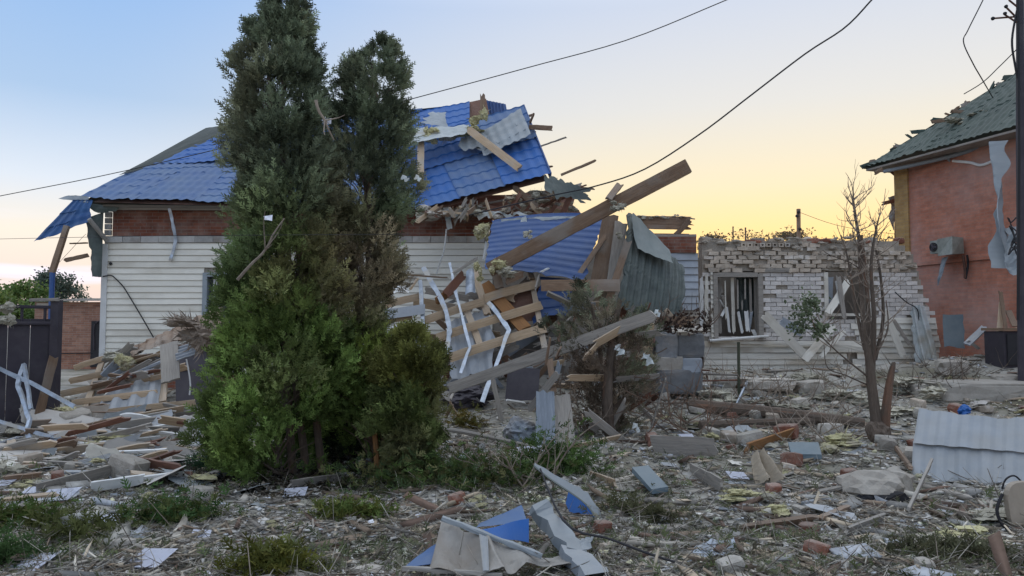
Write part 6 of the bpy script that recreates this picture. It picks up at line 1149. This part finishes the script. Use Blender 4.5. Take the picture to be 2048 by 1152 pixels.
mk('seam', loft(bp((966, 1146, 4.65), (978, 1146, 4.65)), bp((958, 1072, 4.96), (976, 1078, 4.96)), 5, 10, lambda u, v: .012 + .012 * fbm(u * 9, v * 12, 3)), M['zinc'], bent)
for (px, py, r, lb) in ((740, 1150, .10, 'broken lump left of the bent roof sheet'),): mk('stone_lump', lump(G(px, py), (.16, .1, .07), sub=3, amp=.3), M['plaster'], label=lb, cat='rubble')
# galvanised box profile
gp = thing('crushed_duct', G(1150, 1130), 'crushed galvanised duct right of the bent roof sheet', 'duct')
mk('upper_run', stud([P(1078, 1004, 5.55), P(1096, 1030, 5.5), P(1130, 1070, 5.3), P(1155, 1098, 5.1)], .14, .08, face=(.3, -.6, .9)), M['grey_back'], gp); mk('lower_run', stud([P(1146, 1094, 5.12), P(1168, 1118, 4.95), P(1194, 1148, 4.75)], .17, .07, face=(.2, -.5, .9)), M['zinc'], gp)
mk('torn_flap', sheet(P(1120, 1098, 5.1), P(1160, 1120, 5.0), P(1210, 1066, 5.3), P(1160, 1070, 5.3), nu=10, nv=8, disp=crumple(.09, 7), jag=(.08, .08, .08, .08)), M['grey_back'], gp); mk('torn_flap', sheet(P(1072, 1040, 5.5), P(1090, 1046, 5.5), P(1096, 1006, 5.6), P(1074, 1002, 5.6), nu=6, nv=8, disp=crumple(.05, 6), jag=(.03, .03, .05, .03)), M['dark_sheet'], gp)
# arched strip with blue paint
ar = thing('arched_sheet_strip', G(1205, 1060), 'arched torn metal strip with bright blue band in the foreground', 'metal strip')
pth = [(1068, 932, 7.0), (1100, 958, 6.8), (1140, 985, 6.6), (1175, 1012, 6.4), (1196, 1045, 6.2), (1203, 1075, 5.9), (1190, 1100, 5.7)]
pw = smooth_path([P(*p) for p in pth], 26)
def ribbon(pts, wv, th=.004, d=0):
    V = []; k = len(pts)
    for p, w in zip(pts, wv): V += [p, p + w, p + w + A3([0, th, th]), p + A3([0, th, th])]
    Fc = []
    for i in range(k - 1):
        for j in range(4): Fc.append((i * 4 + j, i * 4 + (j + 1) % 4, (i + 1) * 4 + (j + 1) % 4, (i + 1) * 4 + j))
    return A3(V), Fc + [(0, 3, 2, 1), tuple((k - 1) * 4 + j for j in range(4))]
wv = [A3([.02, .05, .06]) * (.4 + .8 * math.sin(math.pi * i / 25)) * random.uniform(.8, 1.15) for i in range(26)]
mk('grey_band', ribbon(pw, wv), M['grey_back'], ar); mk('blue_band', ribbon(pw[8:21] + A3([0, -.012, 0]), [A3([-.03, -.02, -.11]) * random.uniform(.7, 1.3) for _ in range(13)]), M['blue'], ar)
mk('rim', tube(pw, .010, 5), M['dark_sheet'], ar)
mk('dark_rod', tube(smooth_path([G(1080, 1010) + A3([0, -.1, .35]), P(1130, 1045, 5.3), P(1220, 1078, 5.2), P(1300, 1108, 5.1), P(1350, 1124, 5.05)], 18), .009, 6), M['black'], label='long dark rod running from the crushed duct to the right', cat='rod')
cp = G(1420, 1115)
mk('crumpled_gutter', sheet(P(1358, 1128, 5.2), P(1470, 1098, 5.5), P(1484, 1050, 5.75), P(1372, 1096, 5.5), nu=30, nv=14, disp=lambda u, v, a, b: .05 * np.sin(v * 3) + .16 * u ** 2 * (fbm(u * 9, v * 9, 4) - .4), jag=(.02, .12, .03, .10)), M['galv'], label='crumpled galvanised gutter end in the foreground', cat='gutter')

# ------------------------------------------------------------------ countable scraps lying about
def flat(px, py): return G(px, py)
pw_ = {}
def protos(tagn, n, fn, m):
    pw_[tagn] = [meshdata(tagn, fn(), M[mm]) for mm in m for _ in range(n)]
protos('wood_scrap', 3, lambda: timber((-.5, 0, .02), (.5, 0, .02), random.uniform(.12, .26), .05, up=(0, 1, 0), jag=(.12, .15), nL=3), ('wood_grey', 'wood', 'wood_brown', 'wood_grey'))
protos('rubble_lump', 3, lambda: rubble_block((1, random.uniform(.6, .9), random.uniform(.4, .7)), .22), ('plaster', 'concrete', 'red_loose', 'dusty_brick'))
protos('insulation_flake', 3, lambda: fluffy(A3([0, 0, .22]), (.5, .4, .22), fibers=30, sub=2), ('insul', 'insul_grey'))
protos('sheet_scrap', 3, lambda: sheet((-.5, -.35, .05), (.5, -.35, .05), (.45, .35, .16), (-.5, .35, .1), nu=5, nv=4, disp=crumple(.12, 2.5), jag=(.15, .15, .15, .15), th=.01), ('drywall', 'slate', 'grey_back', 'siding_dirty'))
LM = [(o['label'], WL[o], o) for o in list(WL) if o.parent is None and 'label' in o.keys() and o['category'] in ('conifer', 'tree', 'house', 'gate', 'steel channel', 'fence', 'cloth', 'book', 'box', 'chair', 'slab', 'duct', 'roof sheet', 'gutter', 'metal sheet', 'metal strip', 'panel', 'brushwood', 'trunk', 'roof lattice', 'stem', 'board', 'branch') and WL[o][2] < 1.0]
SHORT = dict()
def near_phrase(g):
    best = min(LM, key=lambda t: np.linalg.norm((A3(t[1]) - g)[:2] * A3([1, .6])))
    d = g - A3(best[1]); lab = best[0]
    rel = ('right of the ' if d[0] > 0 else 'left of the ') if abs(d[0]) > abs(d[1]) * .8 else ('behind the ' if d[1] > 0 else 'in front of the ')
    w = lab.split()
    for stop in ('lying', 'standing', 'in', 'at', 'on', 'of', 'before', 'behind', 'below', 'beside', 'between', 'under', 'left', 'right', 'near', 'with', 'reaching', 'running', 'leaning', 'slanting', 'over', 'half', 'cut', 'next', 'reaching', 'torn', 'around', 'by', 'to'):
        if stop in w[2:]: w = w[:w.index(stop, 2)]
    w = [x.strip(',') for x in w][:6]
    return rel + ' '.join(w)
MATW = dict(wood_grey='grey', wood='pale', wood_brown='brown', plaster='grey plaster', concrete='concrete', red_loose='red brick', dusty_brick='dusty tan brick', insul='yellow', insul_grey='grey dusty', drywall='gypsum', slate='blue-grey', grey_back='grey metal', siding_dirty='cream siding')
INV = {m.name: k for k, m in M.items()}
noun = dict(wood_scrap=('wood scrap', 'wood scrap'), rubble_lump=('lump', 'rubble'), insulation_flake=('insulation flake', 'insulation'), sheet_scrap=('torn sheet scrap', 'scrap'))
zones = ((lambda: (random.uniform(0, 560), random.uniform(905, 1150)), dict(wood_scrap=44, rubble_lump=8, insulation_flake=18, sheet_scrap=16), 1.0),
         (lambda: (random.uniform(560, 1290), random.uniform(985, 1150)), dict(wood_scrap=26, rubble_lump=8, insulation_flake=10, sheet_scrap=6), .8),
         (lambda: (random.uniform(1260, 2048), random.uniform(900, 1150)), dict(wood_scrap=52, rubble_lump=20, insulation_flake=30, sheet_scrap=16), .95),
         (lambda: (random.uniform(1290, 2048), random.uniform(755, 905)), dict(wood_scrap=58, rubble_lump=56, insulation_flake=40, sheet_scrap=32), 1.15),
         (lambda: (random.uniform(0, 420), random.uniform(835, 965)), dict(wood_scrap=52, rubble_lump=5, insulation_flake=16, sheet_scrap=26), 1.5))
used = {}
for (pick, cnt, fs) in zones:
    for kd, n in cnt.items():
        for k in range(n):
            for tries in range(14):
                px, py = pick(); g = G(px, py); s = fs * {'wood_scrap': random.uniform(.18, .75), 'rubble_lump': random.uniform(.08, .30), 'insulation_flake': random.uniform(.10, .30), 'sheet_scrap': random.uniform(.16, .5)}[kd]
                if py > 1030: s *= .62
                me = random.choice(pw_[kd]); mw = MATW[INV[me.materials[0].name]]
                thr = dict(wood_scrap=(.3, .5), rubble_lump=(.14, .24), insulation_flake=(.14, .24), sheet_scrap=(.24, .4))[kd]
                size = ('small' if s < thr[0] else 'large' if s > thr[1] else 'medium') if kd != 'wood_scrap' else ('short' if s < thr[0] else 'long' if s > thr[1] else 'medium-length')
                lb = size + ' ' + mw + ' ' + noun[kd][0] + ' ' + near_phrase(g); lb = ' '.join(lb.split()[:16])
                if lb not in used: break
            used[lb] = 1
            gl = {'wood_scrap': 'splintered wood scraps on the ground', 'rubble_lump': 'masonry lumps on the ground', 'insulation_flake': 'insulation flakes on the ground', 'sheet_scrap': 'torn sheet scraps on the ground'}[kd]
            copyo(me, kd, g + A3([0, 0, -.01]), (random.uniform(-.2, .2), random.uniform(-.25, .25), random.gauss(0, .45) if kd == 'wood_scrap' else random.random() * 6.28), s if kd != 'wood_scrap' else (s, s * random.uniform(.3, .6), s * .6), None, lb, noun[kd][1], gl)
# big masonry chunks against the white house and under the red wall
for k, (px, py, s, lb) in enumerate(((1530, 775, .9, 'flat grey slab fragment before the broken window'), (1450, 770, .4, 'rubble chunk behind the green fence post'), (1905, 745, .55, 'rounded rubble chunk under the red wall'), (1960, 738, .6, 'large rubble chunk left of the black cabinet'), (1620, 785, .5, 'rubble chunk below the fallen siding'), (1850, 790, .5, 'rubble chunk under the hanging fabric'), (2010, 770, .45, 'rubble chunk at the foot of the black cabinet'))):
    g = rubble_block((s, s * .7, s * (.25 if k == 0 else .55)), .28, .4, 3); q = G(px, py); mk('rubble_chunk', (g[0] + q - A3([0, 0, .05]), g[1]), M['plaster'] if k % 2 == 0 else M['concrete'], label=lb, cat='rubble')

# ------------------------------------------------------------------ litter nobody could count
def field(n, ymin=4.2, ymax=16.3, pw=1.6):
    t = np.random.rand(n); a = 1 - pw; y = (ymin ** a + t * (ymax ** a - ymin ** a)) ** (1 / a); x = (np.random.rand(n) * 2 - 1) * (y * .78 + .6); return x, y
def on_ground(x, y, dz=0): return np.stack([x, y, H(x, y) + dz], 1)
def shades(n, cols, v=.3): return A3(cols)[np.random.randint(0, len(cols), n)] * np.random.uniform(1 - v, 1 + v, (n, 1))
def lit(name, n, temps, s0, s1, cols, label, mt='chip', up=.4, dz=.01, mask=None, pw=1.6, v=.3):
    x, y = field(n, pw=pw)
    if mask is not None: k = np.random.rand(len(x)) < mask(x, y); x, y = x[k], y[k]
    n = len(x); d = np.random.randn(n, 3); d[:, 2] *= up
    batch(name, temps, on_ground(x, y, dz), frames(d, None if up > .3 else (np.random.rand(n, 1) - .5) * 1.0), np.random.uniform(s0, s1, n) * np.random.uniform(.6, 1.4, n), shades(n, cols, v), M[mt], label=label, kind='stuff')
patch = lambda s, t, sd: (lambda x, y: np.clip((fbm(x * s, y * s, sd, 3) - t) * 7, .03, 1))
lit('rubble_chips', 40000, SHARDS, .010, .06, mask=patch(.75, .36, 70), cols= [(.56, .535, .49), (.44, .42, .385), (.66, .64, .60), (.24, .225, .20), (.44, .38, .31), (.17, .155, .135)], label='grey plaster and brick chips covering the ground', up=.18)
lit('wood_splinters', 15000, SLIVERS, .012, .05, mask=patch(.6, .40, 81), cols=[(.54, .46, .35), (.42, .38, .32), (.28, .22, .16), (.60, .55, .46)], label='wood splinters strewn over the ground', up=.15, dz=.02)
SLABS = [(v * A3([1.6, .35, .4]), t) for v, t in [shard(k + 40, .3) for k in range(5)]]
lit('board_scraps', 1900, SLABS, .06, .24, mask=patch(.5, .36, 91), pw=.6, cols=[(.44, .40, .34), (.34, .31, .27), (.50, .41, .30), (.24, .18, .13), (.18, .12, .09)], label='small broken board pieces strewn thickly toward the houses', up=.07, dz=.02)
lit('panel_scraps', 900, SHARDS, .06, .20, mask=patch(.5, .40, 95), pw=.5, cols=[(.52, .51, .48), (.42, .44, .47), (.34, .33, .31), (.58, .55, .48)], label='small broken panel and plaster pieces strewn toward the houses', up=.09, dz=.02)
lit('insulation_shreds', 6000, FLAKES, .015, .075, [(.55, .55, .44), (.48, .48, .39), (.60, .57, .38)], 'pale insulation shreds strewn over the ground', mask=patch(.8, .42, 12))
lit('pale_flecks', 3000, SHARDS, .015, .05, [(.72, .74, .80), (.66, .68, .70)], 'small white flecks of paper and plastic on the ground', up=.2)
lit('twig_litter', 14000, [(v * A3([2.6, .22, .5]), t) for v, t in SLIVERS], .012, .04, [(.22, .185, .15), (.14, .12, .10), (.36, .33, .28), (.46, .43, .37)], 'thin twigs and fibres scattered on the ground', up=.3, dz=.025)
def clip_mask(x, y): return np.clip((fbm(x * .9, y * .9, 44, 3) - .45) * 6, .06, 1) * np.clip(1.6 - np.abs(x + .6) / 4.5, .12, 1) * np.clip((11.5 - y) / 2, 0.08, 1)
lit('conifer_clippings', 34000, SPRAYS, .05, .12, [(.15, .18, .08), (.20, .21, .12), (.27, .26, .19), (.18, .16, .11), (.11, .13, .07)], 'torn green and brown conifer clippings on the ground', mt='leaf', up=.5, dz=.03, mask=clip_mask)
for (px, py, n, r, c, lb) in ((900, 975, 1700, (1.0, .45, .16), [(.07, .11, .03), (.05, .08, .03), (.10, .10, .04)], 'mound of green conifer branches at the foot of the conifer skirt'), (1110, 945, 900, (.45, .25, .20), [(.07, .12, .03), (.06, .10, .03)], 'green conifer bough below the upright boards'), (700, 1040, 420, (.30, .14, .07), [(.09, .13, .03), (.11, .12, .03)], 'yellow-green tuft in the middle foreground'), (345, 1045, 500, (.40, .18, .09), [(.05, .10, .03), (.08, .10, .03)], 'green tuft in the left foreground'), (40, 1060, 500, (.40, .18, .09), [(.06, .10, .02), (.09, .10, .03)], 'green tuft at the left edge'), (550, 1140, 420, (.28, .12, .07), [(.10, .10, .02), (.08, .09, .02)], 'olive tuft at the bottom edge'), (10, 1130, 300, (.25, .12, .08), [(.05, .09, .03)], 'dark green tuft in the bottom left corner'),
                             (150, 1080, 300, (.3, .15, .06), [(.08, .09, .03)], 'brownish tuft left of the crumpled paper'), (410, 945, 260, (.2, .12, .10), [(.04, .08, .04)], 'small green sprig at the conifer skirt left'), (930, 855, 300, (.25, .15, .12), [(.16, .12, .03), (.10, .10, .03)], 'yellowing sprig in front of the dark hollow'), (1900, 1120, 420, (.5, .15, .05), [(.09, .09, .05)], 'olive litter tuft at the bottom right'), (1290, 1040, 260, (.3, .12, .05), [(.08, .08, .04)], 'dull green tuft right of the arched strip')):
    c0_ = G(px, py); pos = c0_ + np.random.randn(n, 3) * A3(r) * .55; gz_ = H(pos[:, 0], pos[:, 1]); pos[:, 2] = gz_ + np.abs(np.random.randn(n)) * r[2]
    d = np.random.randn(n, 3); d[:, 2] = np.abs(d[:, 2]) * .6; batch('foliage_tuft', SPRAYS, pos, frames(d), np.random.uniform(.07, .15, n), shades(n, c) * 1.35, M['leaf'], label=lb, cat='foliage', kind=None)

n = 5200; x = np.random.normal(-2.35, .75, n); y = np.random.normal(8.35, .45, n); d = np.random.randn(n, 3); d[:, 2] *= .25  # near-black sprays added to paint shade onto the ground of the conifer hollow
batch('shade_sprays', SPRAYS, on_ground(x, y, .012), frames(d, (np.random.rand(n, 1) - .5) * .8), np.random.uniform(.08, .2, n), shades(n, [(.045, .034, .026), (.06, .05, .03), (.035, .03, .024)]), M['leaf'], label='near-black needle sprays added as painted shade under the conifers', kind='stuff')
for o in SC.objects:
    if o.name.split('.')[0] in ('twigs', 'limbs', 'stems', 'leaves', 'leaf_sprigs'): o['kind'] = 'stuff'
    if o.parent is None and 'label' in o.keys() and 'kind' not in o.keys(): o['kind'] = 'thing'
